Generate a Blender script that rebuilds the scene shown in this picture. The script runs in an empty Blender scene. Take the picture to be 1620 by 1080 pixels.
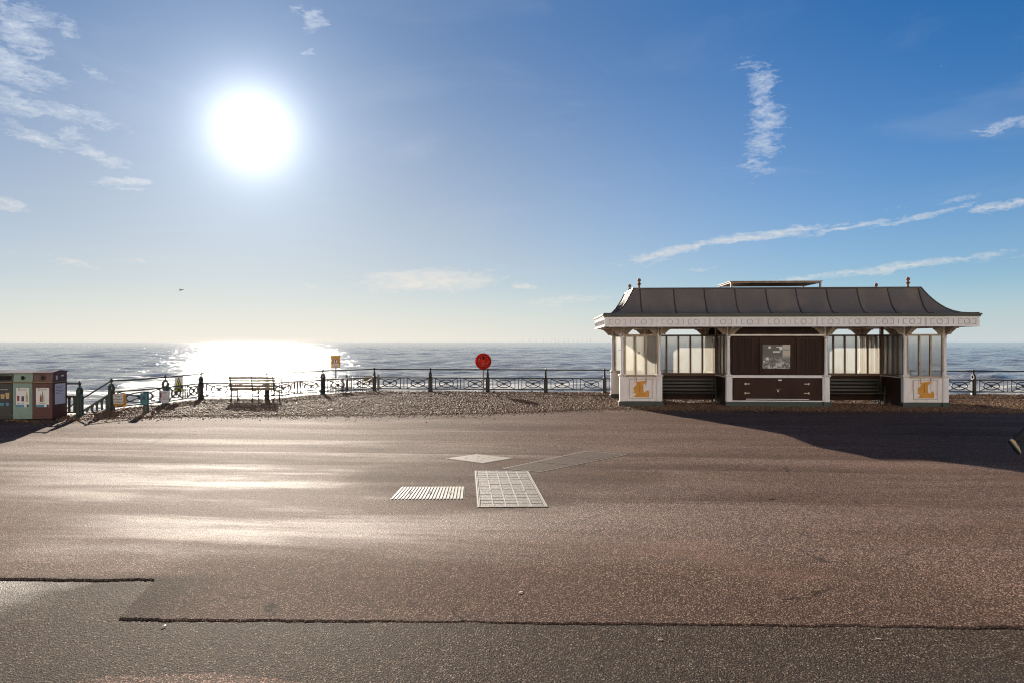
import bpy, bmesh, math, random
import numpy as np
from mathutils import Vector, Matrix, noise as mnoise

random.seed(7)
RNG = np.random.default_rng(11)
sc = bpy.context.scene
C = sc.collection
R = math.radians

# ------------------------------------------------------------------ camera
cam_d = bpy.data.cameras.new('camera')
cam_d.sensor_width = 36.0
cam_d.lens = 24.0
cam_d.clip_start = 0.1
cam_d.clip_end = 90000
cam = bpy.data.objects.new('camera', cam_d)
C.objects.link(cam)
cam.location = (0, 0, 2.1)
cam.rotation_euler = (R(90), 0, 0)
cam_d.shift_y = 0.0006
sc.camera = cam

# ------------------------------------------------------------------ light, sky, exposure
SUN_EL = 16.2
SUN_AZ = -20.8                      # degrees from +Y towards +X
SUN_DIR = Vector((math.sin(R(SUN_AZ)) * math.cos(R(SUN_EL)),
                  math.cos(R(SUN_AZ)) * math.cos(R(SUN_EL)),
                  math.sin(R(SUN_EL))))
SKY_STRENGTH = 0.15
SUN_STRENGTH = 5.0
sun_d = bpy.data.lights.new('sun', 'SUN')
sun_d.energy = SUN_STRENGTH
sun_d.angle = R(0.55)
sun_d.color = (1.0, 0.89, 0.75)
sun = bpy.data.objects.new('sun', sun_d)
C.objects.link(sun)
sun.location = SUN_DIR * 100
sun.rotation_euler = SUN_DIR.to_track_quat('Z', 'Y').to_euler()

sc.view_settings.view_transform = 'Standard'
sc.view_settings.look = 'None'
sc.view_settings.gamma = 1.0
sc.view_settings.exposure = 1.30
try:
    sc.view_settings.use_curve_mapping = False
except Exception:
    pass
sc.render.engine = 'CYCLES'
sc.cycles.use_denoising = True
sc.cycles.use_adaptive_sampling = False
sc.cycles.filter_width = 1.1
sc.cycles.denoiser = 'OPENIMAGEDENOISE'
sc.cycles.denoising_input_passes = 'RGB_ALBEDO_NORMAL'
sc.cycles.denoising_prefilter = 'NONE'
sc.cycles.max_bounces = 6
sc.cycles.diffuse_bounces = 3
sc.cycles.glossy_bounces = 3
sc.cycles.transmission_bounces = 4
sc.cycles.caustics_reflective = False
sc.cycles.caustics_refractive = False
sc.cycles.sample_clamp_indirect = 6.0


class NT:
    """small helper to write node trees"""
    def __init__(self, tree):
        self.t = tree
        self.n = tree.nodes
        self.l = tree.links

    def new(self, typ, **kw):
        nd = self.n.new(typ)
        for k, v in kw.items():
            setattr(nd, k, v)
        return nd

    def put(self, sock, v):
        if v is None:
            return
        if hasattr(v, 'is_linked') or hasattr(v, 'is_output'):
            self.l.new(v, sock)
        else:
            try:
                sock.default_value = v
            except Exception:
                if isinstance(v, (int, float)):
                    sock.default_value = (v, v, v, 1.0)[:len(sock.default_value)]
                else:
                    sock.default_value = tuple(v) + (1.0,)

    def math(self, op, a, b=None, c=None, clamp=False):
        nd = self.new('ShaderNodeMath', operation=op, use_clamp=clamp)
        self.put(nd.inputs[0], a)
        self.put(nd.inputs[1], b)
        self.put(nd.inputs[2], c)
        return nd.outputs[0]

    def vmath(self, op, a, b=None, out=0):
        nd = self.new('ShaderNodeVectorMath', operation=op)
        self.put(nd.inputs[0], a)
        if b is not None:
            self.put(nd.inputs[1], b)
        return nd.outputs['Value'] if op in ('LENGTH', 'DOT_PRODUCT', 'DISTANCE') else nd.outputs[0]

    def mapping(self, v, loc=(0, 0, 0), rot=(0, 0, 0), scale=(1, 1, 1), typ='POINT'):
        nd = self.new('ShaderNodeMapping', vector_type=typ)
        self.put(nd.inputs['Vector'], v)
        nd.inputs['Location'].default_value = loc
        nd.inputs['Rotation'].default_value = rot
        nd.inputs['Scale'].default_value = scale
        return nd.outputs[0]

    def noise(self, v, scale=5.0, detail=3.0, rough=0.55, dist=0.0, col=False):
        nd = self.new('ShaderNodeTexNoise')
        self.put(nd.inputs['Vector'], v)
        nd.inputs['Scale'].default_value = scale
        nd.inputs['Detail'].default_value = detail
        nd.inputs['Roughness'].default_value = rough
        nd.inputs['Distortion'].default_value = dist
        return nd.outputs['Color' if col else 'Fac']

    def voronoi(self, v, scale=5.0, feature='F1', rand=1.0, out='Distance'):
        nd = self.new('ShaderNodeTexVoronoi', feature=feature)
        self.put(nd.inputs['Vector'], v)
        nd.inputs['Scale'].default_value = scale
        nd.inputs['Randomness'].default_value = rand
        return nd.outputs[out]

    def ramp(self, f, a, b, lo=0.0, hi=1.0, typ='SMOOTHSTEP'):
        nd = self.new('ShaderNodeMapRange', interpolation_type=typ, clamp=True)
        self.put(nd.inputs['Value'], f)
        nd.inputs['From Min'].default_value = a
        nd.inputs['From Max'].default_value = b
        nd.inputs['To Min'].default_value = lo
        nd.inputs['To Max'].default_value = hi
        return nd.outputs['Result']

    def mix(self, f, a, b, blend='MIX'):
        nd = self.new('ShaderNodeMix', data_type='RGBA', blend_type=blend)
        self.put(nd.inputs[0], f)
        self.put(nd.inputs[6], a if not isinstance(a, tuple) else tuple(a)[:3] + (1.0,))
        self.put(nd.inputs[7], b if not isinstance(b, tuple) else tuple(b)[:3] + (1.0,))
        return nd.outputs[2]

    def sep(self, v):
        nd = self.new('ShaderNodeSeparateXYZ')
        self.put(nd.inputs[0], v)
        return nd.outputs

    def comb(self, x, y, z):
        nd = self.new('ShaderNodeCombineXYZ')
        self.put(nd.inputs[0], x)
        self.put(nd.inputs[1], y)
        self.put(nd.inputs[2], z)
        return nd.outputs[0]


def px_dir(px, py):
    """direction (azimuth, elevation in degrees) of a point of the sky"""
    x, y, z = (px - 810) / 1080.0, 1.0, (541 - py) / 1080.0
    return math.degrees(math.atan2(x, y)), math.degrees(math.atan2(z, math.hypot(x, y)))


def build_world():
    w = bpy.data.worlds.new('World')
    sc.world = w
    w.use_nodes = True
    T = NT(w.node_tree)
    T.n.clear()
    out = T.new('ShaderNodeOutputWorld')
    bg = T.new('ShaderNodeBackground')
    T.l.new(bg.outputs[0], out.inputs[0])
    sky = T.new('ShaderNodeTexSky', sky_type='NISHITA')
    sky.sun_disc = False
    sky.sun_elevation = R(SUN_EL)
    sky.sun_rotation = R(SUN_AZ)
    sky.altitude = 0
    sky.air_density = 1.0
    sky.dust_density = 0.0
    sky.ozone_density = 4.0
    tc = T.new('ShaderNodeTexCoord')
    d = T.vmath('NORMALIZE', tc.outputs['Generated'])
    x, y, z = T.sep(d)
    # clear air, then the pale sea haze that lies along the horizon
    hs = T.new('ShaderNodeHueSaturation')
    T.put(hs.inputs['Color'], T.mix(1.0, sky.outputs[0], (0.050, 0.060, 0.068), 'MULTIPLY'))
    hs.inputs['Saturation'].default_value = 1.62
    sr, sg, sb = T.sep(hs.outputs[0])
    base = T.comb(T.math('MAXIMUM', T.math('SUBTRACT', sr, 0.020), 0.001), sg, T.math('MULTIPLY', sb, 1.07))
    dt = T.vmath('DOT_PRODUCT', d, tuple(SUN_DIR))
    ang = T.math('ARCCOSINE', T.math('MINIMUM', dt, 0.999999))
    elr = T.math('MAXIMUM', T.math('ARCSINE', z), 0.0)
    sunside = T.ramp(ang, 1.0, 0.12)
    hz = T.mix(sunside, (0.42, 0.46, 0.49), (0.66, 0.605, 0.52))
    f1 = T.math('EXPONENT', T.math('DIVIDE', elr, -0.13))
    f2 = T.math('MULTIPLY', sunside, 0.74)
    base = T.mix(f2, base, T.mix(T.ramp(elr, 0.10, 0.46), (0.235, 0.280, 0.325), (0.085, 0.150, 0.265)))
    base = T.mix(T.math('MULTIPLY', f1, 0.95), base, hz)
    # aureole of the sun: haze scattering forward
    g1 = T.math('EXPONENT', T.math('MULTIPLY', T.math('POWER', T.math('DIVIDE', ang, 0.050), 2.0), -1.0))
    g2 = T.math('EXPONENT', T.math('MULTIPLY', ang, -1.0 / 0.050))
    g3 = T.math('EXPONENT', T.math('MULTIPLY', ang, -1.0 / 0.14))
    glow = T.mix(1.0, T.mix(1.0, (1.0, 0.97, 0.93), T.math('MULTIPLY', g1, 0.52), 'MULTIPLY'),
                 T.mix(1.0, (0.86, 0.95, 1.0), T.math('MULTIPLY', g2, 0.42), 'MULTIPLY'), 'ADD')
    glow = T.mix(1.0, glow, T.mix(1.0, (0.90, 0.94, 0.96), T.math('MULTIPLY', g3, 0.27), 'MULTIPLY'), 'ADD')
    col = T.mix(1.0, base, glow, 'ADD')

    # clouds: wisps at fixed bearings, edges torn by noise
    az = T.math('MULTIPLY', T.math('ARCTAN2', x, y), 57.29578)
    el = T.math('MULTIPLY', T.math('ARCSINE', z), 57.29578)
    p = T.comb(az, el, 0.0)
    wob = T.noise(T.mapping(p, scale=(0.35, 0.9, 1)), 1.0, 5, 0.6, 0.0, col=True)
    wob = T.vmath('MULTIPLY', T.vmath('SUBTRACT', wob, (0.5, 0.5, 0.5)), (3.6, 1.3, 0))
    q = T.vmath('ADD', p, wob)
    W = [  # px, py centre; half length and half width in photo pixels; tilt deg; weight
        (1186, 104, 34, 16, -40, .55), (1206, 136, 32, 28, -70, .84), (1212, 180, 40, 28, 90, .88),
        (1208, 222, 36, 29, 85, .84), (1198, 258, 36, 26, 75, .62), (1222, 160, 24, 18, 0, .5), (1190, 150, 26, 8, 0, .4), (1185, 205, 26, 8, 0, .4),
        (1070, 397, 105, 7, 12, 1.0), (1200, 374, 140, 7, 6, 1.05), (1345, 359, 90, 5, 8, .9), (1455, 342, 95, 6, 9, .85),
        (1590, 322, 75, 8, 12, .9), (1515, 315, 40, 6, 7, .7),
        (1300, 435, 140, 7, 5, .8), (1440, 422, 170, 8, 5, .9), (1585, 408, 70, 7, 6, .5), (1040, 415, 50, 8, 5, .5),
        (1115, 425, 45, 5, 5, .6), (1580, 203, 55, 13, 10, .85), (1618, 190, 40, 14, 20, .8),
        (680, 444, 120, 17, 2, 1.15), (640, 442, 70, 14, 5, .95), (825, 454, 26, 7, 0, 1.0), (895, 474, 85, 9, 4, .75),
        (960, 468, 60, 6, 4, .4), (494, 452, 18, 5, 0, .7), (720, 515, 40, 5, 0, .35),
        (28, 45, 55, 34, -40, .95), (65, 28, 34, 22, -10, .8), (20, 105, 60, 30, -20, 1.0), (80, 118, 34, 15, -20, .8), (60, 88, 34, 14, 0, .7),
        (105, 45, 30, 16, -20, .7), (150, 118, 34, 16, -25, .6), (30, 165, 70, 22, -8, .9), (100, 178, 110, 17, -5, .8),
        (60, 218, 60, 13, -10, .95), (115, 215, 24, 16, -20, .7), (160, 246, 52, 11, -22, .85), (190, 258, 30, 9, -10, .8),
        (195, 287, 50, 8, 4, .85), (205, 299, 42, 4, 0, .8), (12, 320, 40, 11, -3, .95), (110, 413, 55, 6, -12, .7),
        (30, 403, 70, 5, 2, .5), (220, 412, 44, 4, -3, .6), (497, 32, 26, 14, 40, .9), (470, 20, 24, 8, 20, .6), (490, 80, 14, 6, 15, .7),
        (560, 395, 50, 7, -25, .3), (890, 235, 34, 60, 0, .22), (770, 330, 30, 50, 0, .16), (1050, 345, 70, 22, 15, .2),
        (825, 155, 16, 6, 10, .3), (1476, 115, 26, 8, 25, .35), (1420, 328, 40, 4, 5, .4),
    ]
    mask = None
    for (px, py, hl, hw, tilt, wt) in W:
        a0, e0 = px_dir(px, py)
        k = math.degrees(1 / 1080.0) * math.cos(R(a0)) ** 1.3
        nd = T.new('ShaderNodeMapping', vector_type='TEXTURE')
        T.put(nd.inputs['Vector'], q)
        nd.inputs['Location'].default_value = (a0, e0, 0)
        nd.inputs['Rotation'].default_value = (0, 0, R(tilt))
        nd.inputs['Scale'].default_value = (hl * k * 1.5, hw * k * 1.7, 1)
        f = T.ramp(T.vmath('LENGTH', nd.outputs[0]), 0.05, 1.15, wt, 0.0)
        mask = f if mask is None else T.math('MAXIMUM', mask, f)
    # ragged streaks inside the wisps
    n1 = T.noise(T.mapping(q, rot=(0, 0, R(-4)), scale=(0.75, 2.6, 1)), 1.0, 6, 0.62, 0.4)
    n2 = T.noise(T.mapping(p, rot=(0, 0, R(12)), scale=(1.1, 2.0, 1)), 2.0, 5, 0.6, 0.6)
    tear = T.math('ADD', T.math('MULTIPLY', n1, 0.66), T.math('MULTIPLY', n2, 0.34))
    dens = T.math('SUBTRACT', T.math('ADD', T.math('MULTIPLY', mask, 1.05), T.math('MULTIPLY', tear, 2.3)), 1.62)
    dens = T.math('MULTIPLY', T.ramp(dens, 0.0, 1.0, 0.0, 1.0, 'LINEAR'), T.ramp(mask, 0.02, 0.3))
    # faint thin veil over the rest of the sky
    veil = T.noise(T.mapping(p, rot=(0, 0, R(6)), scale=(0.045, 0.20, 1)), 1.0, 5, 0.6, 0.8)
    veil = T.math('MULTIPLY', T.ramp(veil, 0.5, 0.8), 0.10)
    cl = T.mix(T.ramp(el, 2.0, 20.0), (0.60, 0.56, 0.50), (0.52, 0.56, 0.62))
    cl = T.mix(1.0, cl, T.mix(1.0, glow, (0.6, 0.6, 0.6), 'MULTIPLY'), 'ADD')
    cloudmix = T.math('MAXIMUM', T.math('MULTIPLY', dens, 0.85), veil)
    cloudmix = T.math('MULTIPLY', cloudmix, T.ramp(y, 0.05, 0.3))
    col = T.mix(cloudmix, col, cl)
    T.put(bg.inputs[0], T.mix(1.0, col, (0.575 / 0.15,) * 3, 'MULTIPLY'))
    bg.inputs[1].default_value = SKY_STRENGTH
    w.cycles.sampling_method = 'NONE'


build_world()


# ------------------------------------------------------------------ materials
MATS = {}


def new_mat(name):
    m = bpy.data.materials.new(name)
    m.use_nodes = True
    T = NT(m.node_tree)
    b = T.n['Principled BSDF']
    MATS[name] = m
    return m, T, b


def worn(name, col, col2=None, rough=0.55, scale=6.0, amt=0.5, bump=0.15, bscale=60.0, metal=0.0,
         rust=0.0, streak=False, spec=0.5, rustcol=(0.22, 0.075, 0.02)):
    """painted / plain surface with stain, grain and optional rust"""
    m, T, b = new_mat(name)
    tc = T.new('ShaderNodeTexCoord')
    geo = T.new('ShaderNodeNewGeometry')
    pos = geo.outputs['Position']
    oi = T.new('ShaderNodeObjectInfo')
    off = T.vmath('ADD', pos, T.comb(T.math('MULTIPLY', oi.outputs['Random'], 9.0), T.math('MULTIPLY', oi.outputs['Random'], 5.0), 0.0))
    col2 = col2 or tuple(c * 0.6 for c in col)
    sv = T.mapping(off, scale=(1, 1, 0.22) if streak else (1, 1, 1))
    n = T.noise(sv, scale, 5, 0.62, 0.3)
    c = T.mix(T.math('MULTIPLY', T.ramp(n, 0.42, 0.75), amt), col, col2)
    fine = T.noise(off, scale * 9, 3, 0.6)
    c = T.mix(T.math('MULTIPLY', T.ramp(fine, 0.35, 0.8), 0.25 * amt + 0.05), c, col2)
    if rust > 0:
        r1 = T.noise(T.mapping(off, scale=(1, 1, 0.14)), 9.0, 5, 0.65, 0.2)
        r2 = T.noise(off, 2.3, 3, 0.6)
        rf = T.ramp(T.math('ADD', T.math('MULTIPLY', r1, 0.6), T.math('MULTIPLY', r2, 0.5)), 0.72 - 0.16 * rust, 0.86 - 0.12 * rust)
        c = T.mix(T.math('MULTIPLY', rf, 0.85), c, rustcol)
    T.put(b.inputs['Base Color'], c)
    T.put(b.inputs['Roughness'], T.ramp(n, 0.2, 0.8, max(0.05, rough - 0.12), min(1, rough + 0.15)))
    b.inputs['Metallic'].default_value = metal
    b.inputs['Specular IOR Level'].default_value = spec
    if bump > 0:
        bp = T.new('ShaderNodeBump')
        bp.inputs['Strength'].default_value = bump
        bp.inputs['Distance'].default_value = 0.01
        T.put(bp.inputs['Height'], T.noise(off, bscale, 3, 0.6))
        T.put(b.inputs['Normal'], bp.outputs[0])
    return m


worn('white_paint', (0.82, 0.79, 0.78), (0.62, 0.56, 0.52), 0.5, 5, 0.55, 0.15, 40, rust=0.42, streak=True)
worn('white_trim', (0.80, 0.74, 0.68), (0.50, 0.42, 0.34), 0.5, 7, 0.7, 0.15, 40, rust=0.75, streak=True)
worn('fascia_white', (0.83, 0.80, 0.80), (0.64, 0.60, 0.58), 0.5, 3, 0.5, 0.12, 40, rust=0.28, streak=True)
worn('relief_grey', (0.46, 0.43, 0.42), (0.34, 0.31, 0.30), 0.6, 8, 0.6, 0.1, 40)
worn('cream_iron', (0.42, 0.34, 0.26), (0.22, 0.15, 0.10), 0.6, 9, 0.8, 0.25, 50, rust=0.7)
worn('mullion_brown', (0.135, 0.10, 0.075), (0.22, 0.09, 0.035), 0.6, 8, 0.7, 0.2, 50, rust=0.5)
worn('brown_board', (0.036, 0.017, 0.012), (0.020, 0.010, 0.008), 0.6, 3, 0.6, 0.2, 30, streak=True, spec=0.2)
worn('brown_door', (0.042, 0.017, 0.012), (0.028, 0.012, 0.009), 0.55, 3, 0.5, 0.1, 30, streak=True, spec=0.2)
worn('soffit_board', (0.30, 0.22, 0.15), (0.14, 0.09, 0.06), 0.7, 5, 0.7, 0.2, 30, rust=0.4)
worn('plinth_green', (0.040, 0.056, 0.048), (0.075, 0.085, 0.07), 0.6, 5, 0.6, 0.25, 40)
worn('gutter_green', (0.055, 0.062, 0.050), (0.11, 0.11, 0.085), 0.55, 5, 0.6, 0.15, 40)
worn('roof_lead', (0.135, 0.118, 0.102), (0.22, 0.175, 0.13), 0.55, 1.6, 0.9, 0.25, 6, metal=0.0, rust=0.30, streak=True)
worn('roof_seam', (0.045, 0.040, 0.037), (0.08, 0.07, 0.06), 0.45, 4, 0.5, 0.1, 30)
worn('rusty_finial', (0.24, 0.10, 0.035), (0.08, 0.05, 0.035), 0.7, 12, 0.8, 0.3, 60)
worn('gold_paint', (0.70, 0.31, 0.03), (0.42, 0.15, 0.02), 0.5, 12, 0.6, 0.15, 50)
worn('lantern_brown', (0.34, 0.24, 0.18), (0.20, 0.13, 0.09), 0.6, 9, 0.7, 0.2, 50, rust=0.4)
worn('lantern_pale', (0.75, 0.78, 0.68), (0.55, 0.56, 0.48), 0.4, 6, 0.5, 0.1, 50)
worn('iron_dark', (0.020, 0.021, 0.020), (0.045, 0.036, 0.028), 0.55, 14, 0.6, 0.3, 70, rust=0.12)
worn('iron_green', (0.045, 0.065, 0.052), (0.10, 0.10, 0.075), 0.5, 10, 0.6, 0.3, 70, rust=0.12)
worn('bench_green', (0.028, 0.036, 0.032), (0.06, 0.06, 0.05), 0.4, 6, 0.6, 0.2, 40)
worn('bench_wood', (0.19, 0.155, 0.115), (0.10, 0.085, 0.065), 0.55, 8, 0.7, 0.25, 40)
worn('concrete', (0.34, 0.305, 0.26), (0.20, 0.175, 0.15), 0.75, 3, 0.6, 0.4, 40)
worn('steel_plate', (0.22, 0.185, 0.15), (0.12, 0.098, 0.078), 0.65, 14, 0.9, 0.4, 60, metal=0.0, spec=0.15)
worn('steel_bright', (0.42, 0.37, 0.31), (0.27, 0.235, 0.195), 0.5, 9, 0.5, 0.25, 60, metal=0.0, spec=0.4)
worn('slab_stone', (0.080, 0.056, 0.043), (0.17, 0.13, 0.105), 0.85, 16, 1.0, 0.9, 60, spec=0.04)
worn('joint_dirt', (0.035, 0.026, 0.02), (0.015, 0.012, 0.01), 0.8, 20, 0.6, 0.2, 80, spec=0.1)
worn('block_stone', (0.17, 0.148, 0.124), (0.06, 0.05, 0.04), 0.65, 22, 1.0, 0.8, 70, spec=0.25)
worn('bin_maroon', (0.085, 0.022, 0.020), (0.05, 0.02, 0.018), 0.4, 5, 0.5, 0.08, 40)
worn('bin_green', (0.20, 0.30, 0.25), (0.14, 0.20, 0.165), 0.45, 5, 0.5, 0.08, 40)
worn('bin_black', (0.022, 0.023, 0.024), (0.04, 0.04, 0.04), 0.4, 5, 0.5, 0.08, 40)
worn('bin_roof', (0.26, 0.24, 0.21), (0.15, 0.13, 0.11), 0.45, 5, 0.5, 0.1, 40)
worn('bin_band', (0.22, 0.15, 0.07), (0.12, 0.08, 0.05), 0.45, 8, 0.5, 0.1, 40)
worn('hole_black', (0.006, 0.006, 0.006), (0.004, 0.004, 0.004), 0.8, 5, 0.2, 0.0)
worn('print_white', (0.72, 0.71, 0.69), (0.60, 0.59, 0.57), 0.4, 9, 0.4, 0.0)
worn('print_lilac', (0.62, 0.61, 0.68), (0.50, 0.50, 0.56), 0.4, 9, 0.4, 0.0)
worn('print_dark', (0.03, 0.03, 0.035), (0.05, 0.05, 0.05), 0.5, 9, 0.3, 0.0)
worn('print_blue', (0.07, 0.25, 0.36), (0.05, 0.18, 0.28), 0.4, 9, 0.4, 0.0)
worn('print_navy', (0.02, 0.06, 0.13), (0.02, 0.05, 0.10), 0.4, 9, 0.4, 0.0)
worn('print_tan', (0.50, 0.36, 0.16), (0.35, 0.23, 0.10), 0.5, 20, 0.5, 0.0)
worn('print_olive', (0.20, 0.22, 0.08), (0.12, 0.13, 0.05), 0.5, 20, 0.5, 0.0)
worn('print_red', (0.30, 0.03, 0.03), (0.2, 0.03, 0.03), 0.5, 20, 0.4, 0.0)
worn('sign_orange', (0.52, 0.23, 0.03), (0.36, 0.14, 0.02), 0.5, 14, 0.6, 0.05, 40)
worn('sign_yellow', (0.50, 0.28, 0.03), (0.36, 0.19, 0.02), 0.4, 9, 0.4, 0.0)
worn('sign_lime', (0.55, 0.53, 0.04), (0.40, 0.38, 0.03), 0.4, 9, 0.4, 0.0)
worn('teal_paint', (0.03, 0.15, 0.18), (0.02, 0.09, 0.11), 0.4, 12, 0.6, 0.1, 40)
worn('steel_pole', (0.22, 0.20, 0.17), (0.14, 0.10, 0.07), 0.45, 12, 0.6, 0.2, 50, metal=0.3, rust=0.3)
worn('brass_hinge', (0.62, 0.57, 0.46), (0.35, 0.28, 0.18), 0.4, 20, 0.5, 0.1, 60)
worn('trousers_dark', (0.012, 0.013, 0.016), (0.02, 0.02, 0.025), 0.85, 20, 0.5, 0.3, 120)
worn('jacket_navy', (0.018, 0.022, 0.035), (0.03, 0.03, 0.04), 0.8, 20, 0.5, 0.3, 120)
worn('skin', (0.52, 0.30, 0.21), (0.42, 0.22, 0.16), 0.5, 12, 0.4, 0.05, 60)
worn('hair_brown', (0.05, 0.03, 0.018), (0.03, 0.018, 0.01), 0.6, 40, 0.6, 0.4, 120)
worn('shoe_black', (0.014, 0.013, 0.014), (0.03, 0.03, 0.03), 0.6, 20, 0.5, 0.2, 80)
worn('shoe_sole', (0.42, 0.34, 0.22), (0.25, 0.20, 0.13), 0.7, 20, 0.5, 0.2, 80)
worn('gull_grey', (0.40, 0.40, 0.41), (0.15, 0.15, 0.16), 0.7, 3, 0.7, 0.0)
worn('turbine_white', (0.75, 0.76, 0.78), (0.70, 0.71, 0.73), 0.5, 0.01, 0.2, 0.0)
worn('leaf_brown', (0.10, 0.06, 0.025), (0.05, 0.03, 0.015), 0.7, 40, 0.6, 0.2, 100)
worn('litter_pale', (0.62, 0.56, 0.46), (0.45, 0.40, 0.32), 0.6, 40, 0.5, 0.1, 100)
worn('picket_iron', (0.10, 0.085, 0.07), (0.17, 0.11, 0.07), 0.6, 14, 0.6, 0.2, 70, rust=0.4)
worn('picket_board', (0.20, 0.13, 0.09), (0.12, 0.08, 0.06), 0.6, 14, 0.6, 0.2, 70)


def make_end_panel():
    m, T, b = new_mat('end_panel_paint')
    tc = T.new('ShaderNodeTexCoord')
    gx, gy, gzn = T.sep(tc.outputs['Generated'])
    geo = T.new('ShaderNodeNewGeometry')
    n = T.noise(T.mapping(geo.outputs['Position'], scale=(1, 1, 0.25)), 9, 5, 0.65, 0.3)
    c = T.mix(T.math('MULTIPLY', T.ramp(n, 0.42, 0.72), 0.5), (0.82, 0.77, 0.74), (0.62, 0.52, 0.45))
    for (cx, wd, ln, st) in ((0.36, 0.035, 0.25, 0.9), (0.66, 0.045, 0.62, 1.0), (0.30, 0.02, 0.45, 0.6), (0.12, 0.015, 0.8, 0.5), (0.90, 0.015, 0.6, 0.5)):
        dx = T.math('ABSOLUTE', T.math('SUBTRACT', gx, T.math('ADD', cx, T.math('MULTIPLY', T.math('SUBTRACT', n, 0.5), 0.06))))
        f = T.math('MULTIPLY', T.ramp(dx, wd, wd * 0.25), T.ramp(gzn, 1.0 - ln, 1.0 - ln * 0.3))
        f = T.math('MULTIPLY', f, T.math('MULTIPLY', T.ramp(n, 0.30, 0.55), st))
        c = T.mix(f, c, (0.34, 0.11, 0.025))
    T.put(b.inputs['Base Color'], c)
    b.inputs['Roughness'].default_value = 0.5


make_end_panel()


def make_glass():
    # frosted, salt-stained panes: sunlight diffuses through them
    m, T, b = new_mat('frosted_pane')
    geo = T.new('ShaderNodeNewGeometry')
    pos = geo.outputs['Position']
    n = T.noise(T.mapping(pos, scale=(1, 1, 0.5)), 3.0, 5, 0.65, 0.5)
    n2 = T.noise(T.mapping(pos, scale=(1, 1, 0.15)), 14.0, 4, 0.6, 0.2)
    c = T.mix(T.ramp(n, 0.35, 0.75), (0.92, 0.91, 0.85), (0.84, 0.79, 0.64))
    c = T.mix(T.math('MULTIPLY', T.ramp(n2, 0.45, 0.85), 0.45), c, (0.46, 0.39, 0.25))
    oi = T.new('ShaderNodeObjectInfo')
    tc = T.new('ShaderNodeTexCoord')
    gx, gy, gzn = T.sep(tc.outputs['Generated'])
    c = T.mix(T.math('MULTIPLY', oi.outputs['Random'], 0.35), c, (0.78, 0.80, 0.78))
    edge = T.math('MINIMUM', T.math('MINIMUM', gx, T.math('SUBTRACT', 1.0, gx)), T.math('MULTIPLY', T.math('MINIMUM', gzn, T.math('SUBTRACT', 1.0, gzn)), 4.0))
    grime = T.math('MULTIPLY', T.ramp(T.math('ADD', edge, T.math('MULTIPLY', n2, 0.25)), 0.30, 0.10), 0.55)
    c = T.mix(grime, c, (0.42, 0.36, 0.25))
    out = T.n['Material Output']
    tr = T.new('ShaderNodeBsdfTranslucent')
    df = T.new('ShaderNodeBsdfDiffuse')
    gl = T.new('ShaderNodeBsdfGlossy')
    gl.inputs['Roughness'].default_value = 0.15
    T.put(tr.inputs[0], c)
    T.put(df.inputs[0], c)
    m1 = T.new('ShaderNodeMixShader')
    m1.inputs[0].default_value = 0.12
    T.l.new(tr.outputs[0], m1.inputs[1])
    T.l.new(df.outputs[0], m1.inputs[2])
    rf = T.new('ShaderNodeBsdfRefraction')
    rf.inputs['IOR'].default_value = 1.005
    rf.inputs['Roughness'].default_value = 0.38
    T.put(rf.inputs[0], T.mix(0.7, c, (1.0, 1.0, 1.0)))
    m0 = T.new('ShaderNodeMixShader')
    m0.inputs[0].default_value = 0.74
    T.l.new(m1.outputs[0], m0.inputs[1])
    T.l.new(rf.outputs[0], m0.inputs[2])
    fr = T.new('ShaderNodeFresnel')
    fr.inputs[0].default_value = 1.45
    m2 = T.new('ShaderNodeMixShader')
    T.l.new(fr.outputs[0], m2.inputs[0])
    T.l.new(m0.outputs[0], m2.inputs[1])
    T.l.new(gl.outputs[0], m2.inputs[2])
    T.l.new(m2.outputs[0], out.inputs[0])
    # red translucent plastic of the lifebuoy housing
    m, T, b = new_mat('red_plastic')
    out = T.n['Material Output']
    geo = T.new('ShaderNodeNewGeometry')
    n = T.noise(geo.outputs['Position'], 14, 4, 0.6)
    c = T.mix(T.ramp(n, 0.35, 0.7), (0.62, 0.035, 0.02), (0.36, 0.06, 0.025))
    T.put(b.inputs['Base Color'], c)
    b.inputs['Roughness'].default_value = 0.3
    tr = T.new('ShaderNodeBsdfTranslucent')
    T.put(tr.inputs[0], c)
    m1 = T.new('ShaderNodeMixShader')
    m1.inputs[0].default_value = 0.45
    T.l.new(b.outputs[0], m1.inputs[1])
    T.l.new(tr.outputs[0], m1.inputs[2])
    T.l.new(m1.outputs[0], out.inputs[0])


make_glass()


def make_sunlit_lobe():
    m, T, b = new_mat('red_sunlit_lobe')  # brighter red: sunlight through the plastic put into the colour
    out = T.n['Material Output']
    tr = T.new('ShaderNodeBsdfTranslucent')
    tr.inputs[0].default_value = (0.95, 0.05, 0.03, 1)
    b.inputs['Base Color'].default_value = (0.8, 0.03, 0.02, 1)
    b.inputs['Roughness'].default_value = 0.25
    m1 = T.new('ShaderNodeMixShader')
    m1.inputs[0].default_value = 0.8
    T.l.new(b.outputs[0], m1.inputs[1])
    T.l.new(tr.outputs[0], m1.inputs[2])
    T.l.new(m1.outputs[0], out.inputs[0])


make_sunlit_lobe()


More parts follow.
